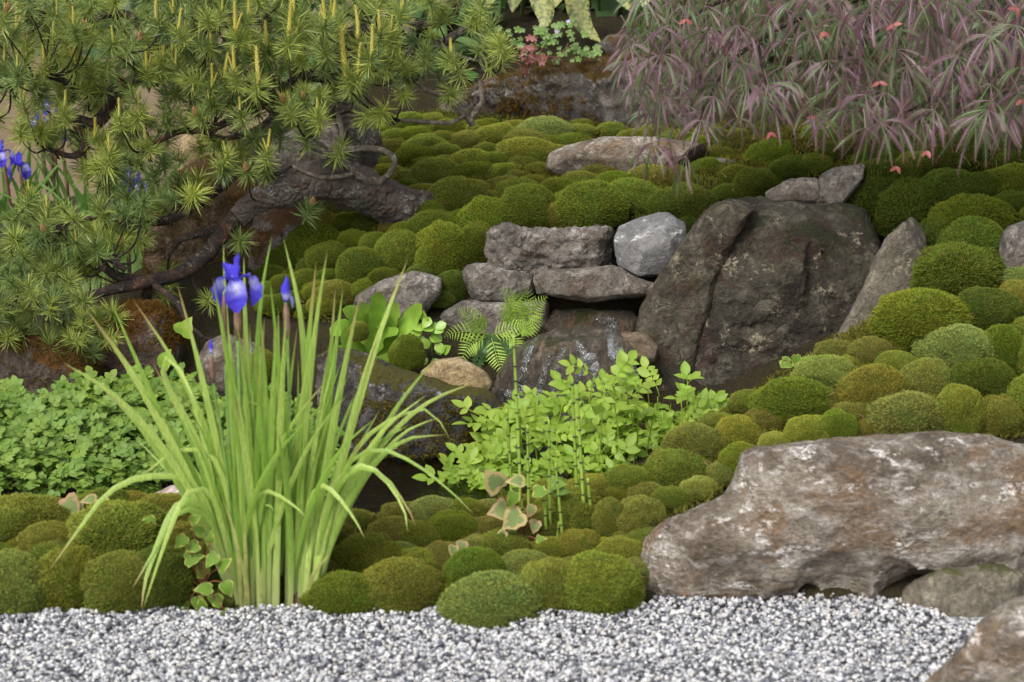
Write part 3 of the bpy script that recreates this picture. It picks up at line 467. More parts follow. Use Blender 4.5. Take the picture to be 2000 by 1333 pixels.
plateau = [(1027, 303, 95, 42, 'o'), (1027, 284, 85, 32, 'b'), (1065, 262, 95, 44, 'l'), (955, 300, 62, 30, 'o'), (830, 290, 72, 32, 'o'), (768, 290, 58, 28, 'b'), (768, 273, 55, 26, 'o'), (812, 268, 60, 30, 'g'), (877, 255, 66, 34, 'o'), (947, 252, 52, 22, 'g'), (970, 270, 75, 32, 'o'), (1005, 252, 50, 20, 'o'), (1135, 262, 56, 22, 'o'), (1192, 260, 58, 20, 'o'), (730, 325, 60, 32, 'g'), (757, 345, 66, 40, 'o'),
    (848, 343, 92, 38, 'o'), (922, 342, 70, 30, 'g'), (985, 340, 60, 26, 'y'), (1013, 350, 48, 22, 'b'), (922, 318, 76, 32, 'y'), (830, 322, 52, 30, 'g'), (812, 313, 78, 32, 'g'), (1027, 325, 60, 26, 'o'), (975, 318, 60, 26, 'o'), (925, 370, 56, 34, 'y'), (895, 388, 110, 38, 'o'), (985, 368, 60, 26, 'b'), (870, 300, 60, 26, 'o'), (905, 280, 60, 24, 'l'), (870, 375, 50, 22, 'y'), (1040, 360, 52, 24, 'o'), (740, 240, 60, 26, 'o'), (800, 240, 60, 30, 'o')]
for c_ in plateau: cushion(*c_, ZL, ZG)
ZL2 = '{t} moss cushion on the slope left of the stacked stones'; ZG2 = 'moss cushions on the middle slope'
slope = [(705, 523, 88, 74, 'd'), (782, 495, 84, 84, 'g'), (863, 492, 92, 112, 'g'), (930, 480, 72, 84, 'd'), (640, 505, 72, 60, 'g'), (793, 457, 62, 44, 'g'), (733, 478, 58, 44, 'g'), (883, 562, 48, 64, 'd'), (663, 572, 74, 34, 'b'), (640, 592, 70, 36, 'o'), (625, 440, 78, 46, 'b'), (616, 482, 112, 48, 'g'), (556, 511, 62, 56, 'd'), (600, 548, 50, 44, 'g'), (682, 436, 60, 40, 'g'), (838, 417, 78, 38, 'g'), (845, 440, 84, 44, 'g'), (900, 440, 60, 56, 'g'), (720, 440, 56, 30, 'd'), (560, 556, 60, 40, 'd'), (690, 470, 60, 40, 'g'), (825, 540, 60, 50, 'd'), (750, 545, 60, 44, 'd'), (565, 590, 60, 44, 'd')]
for c_ in slope: cushion(*c_, ZL2, ZG2)
ZL3 = 'big round {t} moss cushion growing on top of the stacked stones'; ZG3 = 'moss cushions capping the stones'
for c_ in [(1153, 403, 118, 92, 'g'), (1034, 408, 102, 92, 'g'), (947, 432, 88, 88, 'g'), (1013, 376, 80, 36, 'g'), (1095, 372, 70, 34, 'g'), (1092, 420, 60, 50, 'b'), (1235, 385, 90, 50, 'g'), (1300, 405, 70, 70, 'd'), (1345, 405, 80, 84, 'd'), (1345, 440, 60, 50, 'd'), (1200, 360, 70, 36, 'g')]: cushion(*c_, ZL3, ZG3, lift=.35)
ZL4 = '{t} moss cushion at the gravel edge left of the iris'; ZG4 = 'moss cushions left of the iris'
for c_ in [(18, 1148, 124, 140, 'l'), (130, 1135, 124, 132, 'o'), (240, 1140, 124, 132, 'o'), (-5, 1035, 130, 78, 'o'), (60, 1017, 140, 60, 'o'), (100, 1062, 112, 72, 'b'), (105, 1100, 112, 74, 'o'), (228, 1045, 184, 116, 'o'), (322, 1005, 116, 62, 'b'), (318, 1130, 104, 130, 'd'), (28, 1098, 74, 42, 'y'), (400, 1120, 110, 120, 'd'), (350, 1060, 100, 80, 'b'), (-100, 1120, 130, 130, 'o'), (-110, 1050, 120, 80, 'o'), (190, 1090, 80, 60, 'o')]: cushion(*c_, ZL4, ZG4)
ZL5 = '{t} moss cushion in the group between the iris and the boulder'; ZG5 = 'moss cushions between iris and boulder'
for c_ in [(675, 1165, 120, 92, 'g'), (780, 1145, 142, 112, 'o'), (722, 1087, 132, 92, 'o'), (820, 1105, 92, 64, 'o'), (960, 1181, 166, 114, 'l'), (930, 1117, 112, 104, 'g'), (1075, 1146, 108, 112, 'o'), (1172, 1142, 136, 124, 'o'), (1025, 1110, 98, 66, 'l'), (990, 1066, 92, 48, 'o'), (885, 1037, 82, 74, 'g'), (955, 1036, 72, 54, 'b'), (820, 1052, 78, 70, 'o'), (770, 1042, 92, 66, 'b'), (700, 1024, 74, 56, 'b'), (790, 1010, 82, 40, 'b'), (660, 1055, 64, 74, 'b'), (600, 1080, 90, 80, 'd'), (1215, 1082, 94, 66, 'o'), (1190, 1015, 64, 102, 'b'), (1250, 1012, 88, 84, 'l'), (1112, 1000, 112, 100, 'o'), (1240, 945, 100, 44, 'o'), (1262, 967, 72, 38, 'b'), (1330, 917, 112, 52, 'o'), (1370, 955, 72, 42, 'l'), (1312, 975, 72, 38, 'o'), (1050, 1030, 80, 70, 'b'), (850, 1170, 70, 60, 'd'), (1130, 1065, 80, 60, 'b'), (1160, 960, 90, 50, 'o'), (1080, 960, 70, 40, 'o'), (520, 1120, 110, 110, 'd')]: cushion(*c_, ZL5, ZG5)
ZL6 = '{t} moss cushion on the sloping bank behind the large boulder'; ZG6 = 'moss cushions on the bank behind the boulder'
for c_ in [(1360, 872, 112, 92, 'b'), (1452, 902, 84, 72, 'g'), (1449, 846, 88, 64, 'y'), (1499, 823, 84, 56, 'b'), (1545, 785, 132, 78, 'g'), (1585, 848, 94, 48, 'y'), (1517, 869, 68, 36, 'y'), (1636, 837, 74, 68, 'g'), (1615, 732, 108, 68, 'l'), (1702, 690, 84, 62, 'b'), (1636, 694, 84, 44, 'b'), (1709, 760, 104, 92, 'b'), (1608, 778, 64, 44, 'b'), (1667, 806, 66, 50, 'b'), (1800, 624, 172, 114, 'g'), (1744, 676, 68, 48, 'b'), (1863, 680, 122, 94, 'l'), (1811, 746, 94, 84, 'l'), (1772, 813, 132, 94, 'l'), (1874, 809, 84, 112, 'o'), (1951, 816, 78, 84, 'b'), (1958, 683, 84, 94, 'g'), (1912, 746, 122, 92, 'd'), (1926, 610, 122, 92, 'd'), (1700, 838, 52, 40, 'b'), (1420, 925, 70, 50, 'b'), (1400, 830, 70, 50, 'o'), (1470, 790, 80, 44, 'o'), (2010, 780, 90, 90, 'o'), (2030, 700, 100, 90, 'g')]: cushion(*c_, ZL6, ZG6)
ZL7 = '{t} moss cushion in the shade under the purple maple'; ZG7 = 'moss cushions under the maple'
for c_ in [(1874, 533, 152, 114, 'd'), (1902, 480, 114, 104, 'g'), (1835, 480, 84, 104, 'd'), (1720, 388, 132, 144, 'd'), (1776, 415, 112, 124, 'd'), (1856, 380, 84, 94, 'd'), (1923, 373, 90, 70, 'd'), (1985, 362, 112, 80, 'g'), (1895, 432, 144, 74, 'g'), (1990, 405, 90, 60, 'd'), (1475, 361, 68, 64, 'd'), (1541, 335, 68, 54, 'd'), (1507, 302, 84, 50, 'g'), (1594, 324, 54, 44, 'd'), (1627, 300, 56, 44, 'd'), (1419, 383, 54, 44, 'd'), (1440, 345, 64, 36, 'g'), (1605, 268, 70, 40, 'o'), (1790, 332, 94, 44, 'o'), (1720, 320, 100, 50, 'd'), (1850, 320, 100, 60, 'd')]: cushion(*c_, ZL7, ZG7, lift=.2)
def fill(poly, w, asp, tints, label, group, tries=900, lim=45):
    xs = [p[0] for p in poly]; ys = [p[1] for p in poly]; k = 0
    for _ in range(tries):
        x = random.uniform(min(xs), max(xs)); y = random.uniform(min(ys), max(ys))
        if not inpoly(x, y, poly): continue
        ww = w * random.uniform(.7, 1.25); hh = ww * asp
        if any(((x - a) / (.5 * (ww + c))) ** 2 + ((y - b) / (.5 * (hh + d))) ** 2 < .34 for a, b, c, d in CUSH): continue
        if cushion(x, y, ww, hh, random.choice(tints), label, group): k += 1
        if k >= lim: break
fill([(690, 250), (860, 235), (1080, 245), (1450, 265), (1440, 340), (1300, 380), (1220, 370), (1000, 380), (900, 460), (860, 520), (700, 440), (760, 440), (830, 410), (740, 330)], 62, .42, 'oogybo', ZL, ZG)
fill([(590, 400), (690, 450), (860, 520), (900, 560), (870, 600), (690, 560), (640, 620), (530, 600), (520, 490)], 62, .66, 'ggdd', ZL2, ZG2, lim=30)
fill([(-150, 1010), (250, 985), (430, 1010), (560, 1090), (430, 1170), (0, 1170), (-150, 1170)], 90, .7, 'oobg', ZL4, ZG4, lim=20)
fill([(640, 1020), (900, 1000), (1080, 980), (1250, 930), (1300, 990), (1230, 1150), (880, 1160), (640, 1150)], 75, .7, 'oobl', ZL5, ZG5, lim=25)
fill([(1280, 930), (1420, 810), (1600, 700), (1800, 600), (1830, 430), (2000, 410), (2150, 410), (2150, 850), (1700, 850), (1480, 870), (1400, 960)], 80, .75, 'ogbl', ZL6, ZG6, lim=24)
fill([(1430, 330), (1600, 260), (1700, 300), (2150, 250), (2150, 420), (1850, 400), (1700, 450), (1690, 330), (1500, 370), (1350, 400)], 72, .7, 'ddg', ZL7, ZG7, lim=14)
for c_ in [(795, 695, 70, 80, 'g'), (700, 650, 40, 40, 'o'), (510, 720, 60, 70, 'o')]:
    Yb = 5.42; o = put('moss_cushion', MOSS[1], loc=P(c_[0], c_[1], Yb), scale=(c_[2] / 2 * mpp(Yb), .04, c_[3] / 2 * mpp(Yb))); o.color = (*TINT[c_[4]], 1); tag(o, 'round %s moss cushion wedged in the dark rock behind the iris' % TWORD[c_[4]], 'moss', 'moss cushions in the streamside rock')

ZONES = [[(680, 240), (860, 225), (1080, 235), (1450, 255), (1700, 250), (2150, 230), (2150, 420), (2150, 860), (1480, 890), (1420, 960), (1230, 1190), (-200, 1200), (-200, 1000), (250, 985), (620, 1015), (900, 1005), (1080, 965), (1250, 925), (1420, 805), (1600, 690), (1760, 600), (1810, 440), (1690, 340), (1500, 380), (1440, 400), (1340, 470), (900, 480), (890, 610), (690, 580), (640, 640), (500, 630), (520, 480), (590, 395), (740, 440), (830, 400), (720, 330)]]
mb = MB(); N_ = 260000; r_ = np.random.default_rng(5); x_ = r_.uniform(-1.3, 1.5, N_); y_ = r_.uniform(4.36, 7.0, N_)
z_ = np.concatenate([H(x_[i:i + 20000], y_[i:i + 20000]) for i in range(0, N_, 20000)]) + .012 * fbm(np.stack([x_, y_, x_ * 0], 1) * 9, 4) * 0
d_ = np.stack([x_, y_, z_], 1) - CAM; dep_ = d_ @ FW; px_ = 1000 + FPX * (d_ @ RT) / dep_; py_ = 666.5 - FPX * (d_ @ UP) / dep_
def inpoly_v(x, y, poly):
    c = np.zeros(len(x), bool); j = len(poly) - 1
    for i in range(len(poly)):
        xi, yi = poly[i]; xj, yj = poly[j]
        if yi != yj: c ^= ((yi > y) != (yj > y)) & (x < (xj - xi) * (y - yi) / (yj - yi) + xi)
        j = i
    return c
k_ = inpoly_v(px_, py_, ZONES[0]); B_ = np.stack([x_, y_, z_], 1)[k_]; n_ = len(B_)
B_[:, 2] += .016 + .03 * noise(B_ * 16) - .004; D_ = r_.normal(size=(n_, 3)) * .6 + np.array([0, -.25, 1]); D_ /= np.linalg.norm(D_, axis=1)[:, None]; S_ = np.cross(D_, r_.normal(size=(n_, 3))); S_ /= np.linalg.norm(S_, axis=1)[:, None]
V_ = np.stack([B_ - S_ * .0028, B_ + S_ * .0028, B_ + D_ * r_.uniform(.007, .016, n_)[:, None]], 1).reshape(-1, 3); rn_ = r_.uniform(0, 1, n_)
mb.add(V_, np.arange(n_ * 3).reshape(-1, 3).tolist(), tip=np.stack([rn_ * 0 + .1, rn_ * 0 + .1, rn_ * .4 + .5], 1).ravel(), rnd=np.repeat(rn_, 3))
mc = put('moss_carpet', mb.mesh('moss_carpet', False), M_MOSS); mc.color = (.118, .126, .022, 1); tag(mc, 'low carpet of moss shoots between the round cushions', 'moss', kind='stuff')

_seen = {}
for o_ in COL.objects:
    if o_.name.startswith('moss_cushion'): _seen.setdefault(o_['label'], []).append(o_)
for l_, os_ in _seen.items():
    for o_ in os_: o_['group'] = os_[0]['group']
# dry moss growing on rocks: short curled shoots, too many to count
def rock_moss(key, pxpoly, n, col, L=.014, name='dry_moss'):
    o, cen, Q, F, N = ROCKS[key]; W = Q + cen; d = W - CAM; dep = d @ FW; px = 1000 + FPX * (d @ RT) / dep; py = 666.5 - FPX * (d @ UP) / dep
    face = (N * d).sum(1) < 0; r = np.random.default_rng(len(key) + n)
    idx = [i for i in np.nonzero(face)[0] if inpoly(px[i], py[i], pxpoly)]
    if not idx: return
    idx = np.array(idx); idx = idx[fbm(Q[idx] * 30, 3) > -.02]
    if not len(idx): return
    mb = MB(); pick = r.choice(idx, n); B = Q[pick] + r.normal(size=(n, 3)) * .003
    D = N[pick] + r.normal(size=(n, 3)) * .6 + np.array([0, 0, .2]); D /= np.linalg.norm(D, axis=1)[:, None]; S = np.cross(D, r.normal(size=(n, 3))); S /= np.linalg.norm(S, axis=1)[:, None]
    l = L * r.uniform(.4, 1.2, n)[:, None]; V = np.stack([B - S * .0011, B + S * .0011, B + D * l], 1).reshape(-1, 3)
    mb.add(V, (np.arange(n * 3).reshape(-1, 3)).tolist(), rnd=np.repeat(r.uniform(0, 1, n), 3))
    p_ = put(name, mb.mesh(name, False), leafmat('m_' + key, col, tuple(x * .55 for x in col), trans=.2, rough=.9, spec=.1, var=.4), o); p_['kind'] = 'stuff'
rock_moss('back', [(960, 190), (1080, 180), (1160, 190), (1170, 260), (1000, 250)], 3500, (.20, .12, .02))
rock_moss('back', [(900, 150), (1300, 80), (1340, 150), (900, 200)], 6000, (.13, .085, .018))
rock_moss('streamdark', [(700, 760), (880, 770), (990, 800), (960, 900), (760, 930), (680, 850)], 6000, (.16, .13, .02))
rock_moss('rust', [(150, 590), (360, 590), (360, 680), (150, 700)], 4000, (.16, .085, .015))
rock_moss('leftedge', [(-150, 640), (200, 640), (200, 760), (-150, 760)], 5000, (.12, .09, .02))
rock_moss('pinerock', [(280, 380), (500, 380), (500, 560), (280, 560)], 6000, (.16, .10, .03))
rock_moss('pinerock2', [(480, 450), (590, 450), (560, 600), (480, 600)], 2500, (.15, .10, .04))
rock_moss('dark', [(1420, 470), (1560, 430), (1700, 500), (1700, 620), (1500, 620)], 900, (.11, .10, .03), L=.010)
# ================================================================== iris clump in front
M_IRIS = leafmat('iris_leaf', (.21, .36, .045), (.44, .56, .13), trans=.40, rough=.45, cbase=(.50, .53, .24), noise_s=30, var=.28, streak=(14, 14, .35), tipc=(.34, .22, .09))
M_IRIS_B = leafmat('iris_leaf_rear', (.10, .22, .04), (.16, .30, .06), trans=.35, rough=.4, cbase=(.30, .34, .14), noise_s=30, var=.25, streak=(14, 14, .35))
M_REDBASE = leafmat('iris_sheath', (.10, .045, .04), (.16, .07, .05), trans=.15, rough=.6)
def blade_geo(pts, width, face=None, twist=0.3, fold=.16, n=16, wp=None):
    p = catmull(pts, 8); t = np.linspace(0, 1, len(p)); L = np.concatenate([[0], np.cumsum(np.linalg.norm(np.diff(p, axis=0), axis=1))]); L /= L[-1]
    q = np.stack([np.interp(np.linspace(0, 1, n), L, p[:, k]) for k in range(3)], 1); t = np.linspace(0, 1, n)
    T = np.gradient(q, axis=0); T /= np.linalg.norm(T, axis=1)[:, None]
    f = np.array(face if face is not None else (0, -1, 0.25)); side = np.cross(T, f); side /= np.linalg.norm(side, axis=1)[:, None] + 1e-9; nr = np.cross(side, T)
    a = twist * (t - .3); side = side * np.cos(a)[:, None] + nr * np.sin(a)[:, None]
    w = width * (wp(t) if wp else np.minimum(.75 + .6 * t, 1.0) * np.clip((1 - t) * 2.6, 0, 1) ** .75 + 1e-4)
    V, F = strip(q, side, w, fold); return V, F, np.repeat(t, 3)
def iris_leaf(root, pts, width, mat, **kw):
    V, F, t = blade_geo(pts, width, **kw)
    return part('leaf', root, V, F, mat, {'base': np.clip(1 - t * 3.4, 0, 1) * .9, 'tipb': np.clip((t - random.uniform(.80, 1.15)) * 8, 0, .9)})
IY = 4.40
iris = thing('iris_plant', P(530, 1200, IY), 'tall green iris clump with a blue flower standing in the gravel', 'iris')
def bz(a, b, c, n=5): 
    a, b, c = map(np.asarray, (a, b, c)); return [(1 - t) ** 2 * a + 2 * t * (1 - t) * b + t * t * c for t in np.linspace(0, 1, n)]
TR = [ # base, control, tip (photo pixels), width px, tip depth shift
 ((470, 1180), (330, 800), (165, 600), 19, -.08), ((455, 1150), (330, 800), (122, 708), 15, -.12), ((450, 1160), (330, 860), (185, 745), 13, -.02), ((475, 1190), (330, 850), (215, 585), 14, .05),
 ((480, 1190), (420, 800), (345, 552), 15, .0), ((490, 1190), (440, 820), (262, 588), 13, .08), ((485, 1180), (440, 700), (436, 472), 15, .02), ((490, 1190), (470, 800), (415, 540), 16, -.05),
 ((500, 1195), (470, 800), (430, 560), 18, .05), ((505, 1195), (480, 750), (476, 500), 16, .08), ((510, 1195), (480, 640), (532, 458), 14, .10), ((560, 1200), (640, 740), (553, 463), 17, .05),
 ((570, 1200), (590, 760), (618, 508), 16, .0), ((575, 1205), (590, 760), (640, 485), 15, -.04), ((580, 1205), (640, 820), (670, 562), 16, .04), ((590, 1205), (650, 800), (706, 565), 16, -.05),
 ((595, 1205), (690, 760), (797, 505), 18, .06), ((585, 1205), (640, 830), (655, 560), 15, .06), ((565, 1200), (560, 800), (527, 545), 14, -.04), ((540, 1195), (520, 760), (508, 600), 14, .03),
 ((600, 1205), (680, 830), (740, 650), 15, -.08), ((600, 1205), (700, 860), (850, 700), 14, .05), ((610, 1200), (690, 800), (945, 740), 13, .08), ((605, 1200), (660, 870), (835, 770), 12, -.05),
 ((610, 1200), (650, 880), (800, 830), 13, .05), ((605, 1190), (700, 820), (872, 850), 14, -.06), ((600, 1190), (720, 830), (860, 815), 12, .0),
 ((500, 1190), (480, 900), (640, 740), 11, -.1), ((480, 1190), (440, 960), (620, 800), 12, -.1), ((500, 1190), (560, 880), (680, 770), 11, -.12), ((560, 1190), (600, 900), (730, 820), 12, -.1)]
for b_, c_, t_, w_, dy in TR:
    pts = [P(x, y, IY + dy * k) for k, (x, y) in zip(np.linspace(0, 1, 5), bz(b_, c_, t_))]
    iris_leaf(iris, pts, w_ * mpp(IY) * .95, M_IRIS, twist=random.uniform(-.5, .5))
ARC = [ # drooping blades: list of points, width
 ([(460, 1150), (400, 900), (330, 760), (318, 712), (335, 700), (370, 760), (385, 800)], 15), ([(455, 1150), (390, 960), (300, 930), (215, 960), (150, 1040), (98, 1112)], 13),
 ([(450, 1140), (400, 1000), (350, 985), (310, 1060), (285, 1130), (276, 1190)], 17), ([(455, 1150), (410, 1020), (350, 1000), (300, 1080), (258, 1150)], 12), ([(460, 1150), (420, 980), (370, 960), (330, 1040), (280, 1188)], 11),
 ([(610, 1190), (650, 960), (720, 880), (800, 900), (880, 960), (926, 1006)], 9), ([(605, 1190), (640, 980), (700, 910), (755, 940), (790, 1000), (796, 1038)], 14), ([(600, 1190), (640, 1000), (690, 920), (750, 930), (800, 1000), (812, 1030)], 9),
 ([(590, 1190), (600, 1010), (625, 950), (650, 960), (690, 1010), (712, 1052)], 13), ([(500, 1190), (500, 1000), (520, 960), (570, 985), (602, 1015)], 13), ([(500, 1190), (490, 1010), (500, 985), (530, 990), (537, 1003)], 12),
 ([(480, 1190), (460, 1040), (420, 900), (350, 880), (270, 935), (230, 950)], 11), ([(605, 1190), (660, 960), (720, 850), (830, 800), (880, 860)], 10), ([(560, 1190), (560, 900), (520, 800), (480, 785), (470, 800)], 11),
 ([(600, 1195), (650, 1060), (690, 960), (700, 930), (660, 900), (620, 905)], 10)]
for pts, w_ in ARC:
    dy = random.uniform(-.16, -.04)
    iris_leaf(iris, [P(x, y, IY + dy * k) for k, (x, y) in zip(np.linspace(0, 1, len(pts)), pts)], w_ * mpp(IY) * .95, M_IRIS, twist=random.uniform(-.4, .4))
for i in range(85):
    s = random.random(); bx = 445 + 165 * s; lean = (s - .5) * 2; h = random.uniform(330, 620) * (1 - .18 * abs(lean))
    tx = bx + lean * random.uniform(20, 190) + random.uniform(-40, 40); ty = 1195 - h; dy = random.uniform(-.12, .16); b0 = random.uniform(-.03, .05)
    pts = [P(x, y, IY + b0 + dy * k * k) for k, (x, y) in zip(np.linspace(0, 1, 5), bz((bx, 1198 + 12 * s), (bx + lean * 20, 1195 - h * .55), (tx, ty)))]
    iris_leaf(iris, pts, random.uniform(7, 14) * mpp(IY), M_IRIS, twist=random.uniform(-.9, .9))
M_DEADL = leafmat('dead_iris_leaf', (.36, .38, .11), (.44, .44, .14), trans=.3, rough=.6)
for i in range(6):
    bx = random.uniform(450, 605); s = (bx - 530) / 80; h = random.uniform(90, 260); iris_leaf(iris, [P(bx, 1200, IY - .02), P(bx + s * 12, 1200 - h * .6, IY - .05), P(bx + s * 40 + random.uniform(-15, 15), 1200 - h, IY - .08)], 8 * mpp(IY), M_DEADL, n=8)
for i in range(7):
    s = random.random(); bx = 562 + 45 * s; iris_leaf(iris, [P(bx, 1206, IY - .01), P(bx + 6 * (s - .5), 1180, IY - .01), P(bx + 14 * (s - .3), 1150 - 20 * random.random(), IY)], 9 * mpp(IY), M_REDBASE, n=6)

def petalmat():
    m, nt = newmat('iris_petal'); co = nd(nt, 'ShaderNodeTexCoord').outputs['Object']
    blue = mixc(nt, tex(nt, co, 40, 3), (.055, .04, .50), (.11, .085, .72))
    st = rng_(nt, tex(nt, nd(nt, 'ShaderNodeMapping', {'Vector': co, 'Scale': (6, 6, 1)}).outputs[0], 60, 3), .35, .6, .45, 1.0)
    c = mixc(nt, math_(nt, 'MULTIPLY', attr(nt, 'white'), st, True), blue, (.72, .72, .86)); c = mixc(nt, attr(nt, 'claw'), c, (.16, .08, .10))
    p = nd(nt, 'ShaderNodeBsdfPrincipled', {'Base Color': c, 'Roughness': .6, 'Specular IOR Level': .2}); t = nd(nt, 'ShaderNodeBsdfTranslucent', {'Color': c})
    outp(nt, nd(nt, 'ShaderNodeMixShader', {0: .35, 1: p.outputs[0], 2: t.outputs[0]}).outputs[0]); return m
M_PETAL = petalmat(); M_STEM = leafmat('iris_stem', (.16, .28, .06), (.2, .34, .08), trans=.1)
M_SPATHE = leafmat('iris_spathe', (.20, .11, .08), (.24, .14, .09), trans=.2, rough=.7)
def petal(cl, widths, azim, scale, white=None, claw=None, cup=.25, cross=5):
    """centre line in (radius, height) swept outward at an azimuth"""
    d = np.array([math.sin(azim), -math.cos(azim), 0]); sd = np.array([math.cos(azim), math.sin(azim), 0])
    c = catmull(np.array(cl), 4); n = len(c); w = np.interp(np.linspace(0, 1, n), np.linspace(0, 1, len(widths)), widths)
    q = c[:, :1] * d + c[:, 1:2] * np.array([0, 0, 1.0]); T = np.gradient(q, axis=0); T /= np.linalg.norm(T, axis=1)[:, None]; N = np.cross(sd[None], T)
    V = []; u = np.linspace(-1, 1, cross)
    for i in range(n):
        for k in u: V.append(q[i] + sd * k * w[i] / 2 + N[i] * w[i] * cup * (k * k - .4) * -1 + N[i] * .06 * w[i] * math.sin(i * 1.7 + k * 3))
    F = [(i * cross + j, i * cross + j + 1, (i + 1) * cross + j + 1, (i + 1) * cross + j) for i in range(n - 1) for j in range(cross - 1)]
    t = np.repeat(np.linspace(0, 1, n), cross); uu = np.tile(np.abs(u), n)
    wh = np.clip(1 - np.abs(t - .50) / .22, 0, 1) * np.clip(1.1 - uu * .9, 0, 1) if white is None else np.clip(white(t) * (1.1 - uu), 0, 1)
    return np.array(V) * scale, F, wh, np.clip(1 - t / (.34 if claw is None else claw), 0, 1) * .8
def iris_flower(root, pos, sc=1.0, rot=0.0, tilt=(0, 0)):
    q = Quaternion((0, 1, 0), tilt[0]) @ Quaternion((1, 0, 0), tilt[1]); M = qmat(q)
    f = put('flower', None, parent=root, loc=np.array(pos) - np.array(root.location)); f.empty_display_size = .02
    def pt(V, F, wh, cl, name):
        o = put(name, mesh(name, V @ M.T, F, {'white': wh, 'claw': cl}), M_PETAL, f)
    fall = [(.002, .0), (.014, .009), (.027, .007), (.033, -.010), (.033, -.028), (.029, -.046)]
    for k in range(3): pt(*petal(fall, [.008, .010, .016, .034, .040, .030, .003], rot + k * 2.2 - (0 if k < 2 else .15), sc), 'fall_petal')
    for k, (h, r) in enumerate(((.052, .004), (.030, .036), (.016, .030))):
        pt(*petal([(.001, .0), (r * .35, h * .35), (r * .7, h * .75), (r, h)], [.006, .020, .026, .018, .003], rot + 1.6 + k * 1.9 + .4, sc, white=lambda t: t * 0, claw=.05), 'standard_petal')
    for k in range(3): pt(*petal([(.0, .002), (.010, .010), (.022, .010), (.026, .014)], [.006, .008, .009, .006], rot + k * 2.1, sc, white=lambda t: t * 0 + .25, claw=.05), 'style_arm')
    return f
def iris_stem(root, pts, r, spathe=True):
    p = catmull(pts, 6); V, F = tube(p, np.linspace(r, r * .75, len(p)), 7); part('stem', root, V, F, M_STEM)
    if spathe:
        k = p[-1] - p[-4]; V, F = tube([p[-1] - k * 1.6, p[-1] - k * 1.1, p[-1] - k * .4, p[-1]], [r * .8, r * 1.9, r * 1.7, r * .6], 8); part('spathe', root, V, F, M_SPATHE)
fp = P(463, 553, IY - .04); iris_flower(iris, fp, 1.08, 0.05)
iris_stem(iris, [P(500, 1190, IY), P(475, 900, IY - .02), P(466, 700, IY - .04), P(464, 556, IY - .04)], .004)
iris_stem(iris, [P(500, 1190, IY), P(455, 950, IY - .02), P(442, 750, IY - .03), P(437, 570, IY - .03)], .003)
def iris_bud(root, pos, L, rad, open_=True):
    b = put('bud', None, parent=root, loc=np.array(pos) - np.array(root.location)); z = np.linspace(0, 1, 9); p = np.stack([.1 * L * np.sin(z * 2) * .3, 0 * z, z * L], 1)
    prof = np.interp(z, [0, .15, .4, .65, .85, 1], [.35, .8, 1, .75, .35, .05]) * rad; V, F = tube(p, prof, 10)
    V[:, 0] += .15 * rad * np.sin(V[:, 2] / L * 9); put('closed_petals', mesh('closed_petals', V, F, {'white': np.clip(.9 - np.abs(V[:, 2] / L - .22) * 5, 0, 1), 'claw': V[:, 0] * 0}), M_PETAL, b)
    if open_:
        V, F, wh, cl = petal([(.003, .004), (.010, .010), (.013, .002), (.014, -.010)], [.006, .010, .012, .004], 1.2, 1.0, white=lambda t: t * 0 + 1, claw=.1); put('fall_petal', mesh('fall_petal', V, F, {'white': wh, 'claw': cl}), M_PETAL, b)
iris_bud(iris, P(558, 590, IY - .02), .050, .0095); iris_stem(iris, [P(575, 1195, IY), P(568, 950, IY - .01), P(563, 700, IY - .02), P(558, 590, IY - .02)], .0035)
iris_bud(iris, P(412, 692, IY - .06), .030, .0045, False); iris_stem(iris, [P(470, 1180, IY), P(440, 900, IY - .03), P(420, 770, IY - .05), P(412, 692, IY - .06)], .0028)

# the second iris clump, far behind the pine
iy = 6.7; rear = thing('iris_plant', (P(60, 330, iy)[0], iy, float(H(P(60, 330, iy)[0], iy)[0])), 'distant blue flowering iris clump behind the pine by the tan path', 'iris')
bx0, by0, bz0 = rear.location
for i in range(60):
    x0 = bx0 + random.uniform(-.16, .42); h = random.uniform(.28, .50); lx = random.uniform(-.22, .22); b_ = random.random() < .3
    pts = [(x0, by0, bz0), (x0 + lx * .2, by0 + .02, bz0 + h * .5), (x0 + lx * .6, by0 - .03, bz0 + h * .9), (x0 + lx * (1.3 if b_ else 1), by0 - .05, bz0 + h * (.75 if b_ else 1.1))]
    iris_leaf(rear, pts, random.uniform(.010, .017), M_IRIS_B, twist=random.uniform(-.8, .8), n=10)
for (x, y, s_) in [(5, 300, .8), (38, 325, .8), (75, 235, .6), (95, 205, .6), (118, 260, .6), (255, 340, .7), (268, 362, .7), (92, 250, .5)]:
    c_ = P(x, y, iy - .05); iris_flower(rear, c_, s_, random.uniform(-1, 1)); iris_stem(rear, [(c_[0] + .03, by0, bz0), (c_[0] + .01, by0, (bz0 + c_[2]) / 2), tuple(c_)], .003)
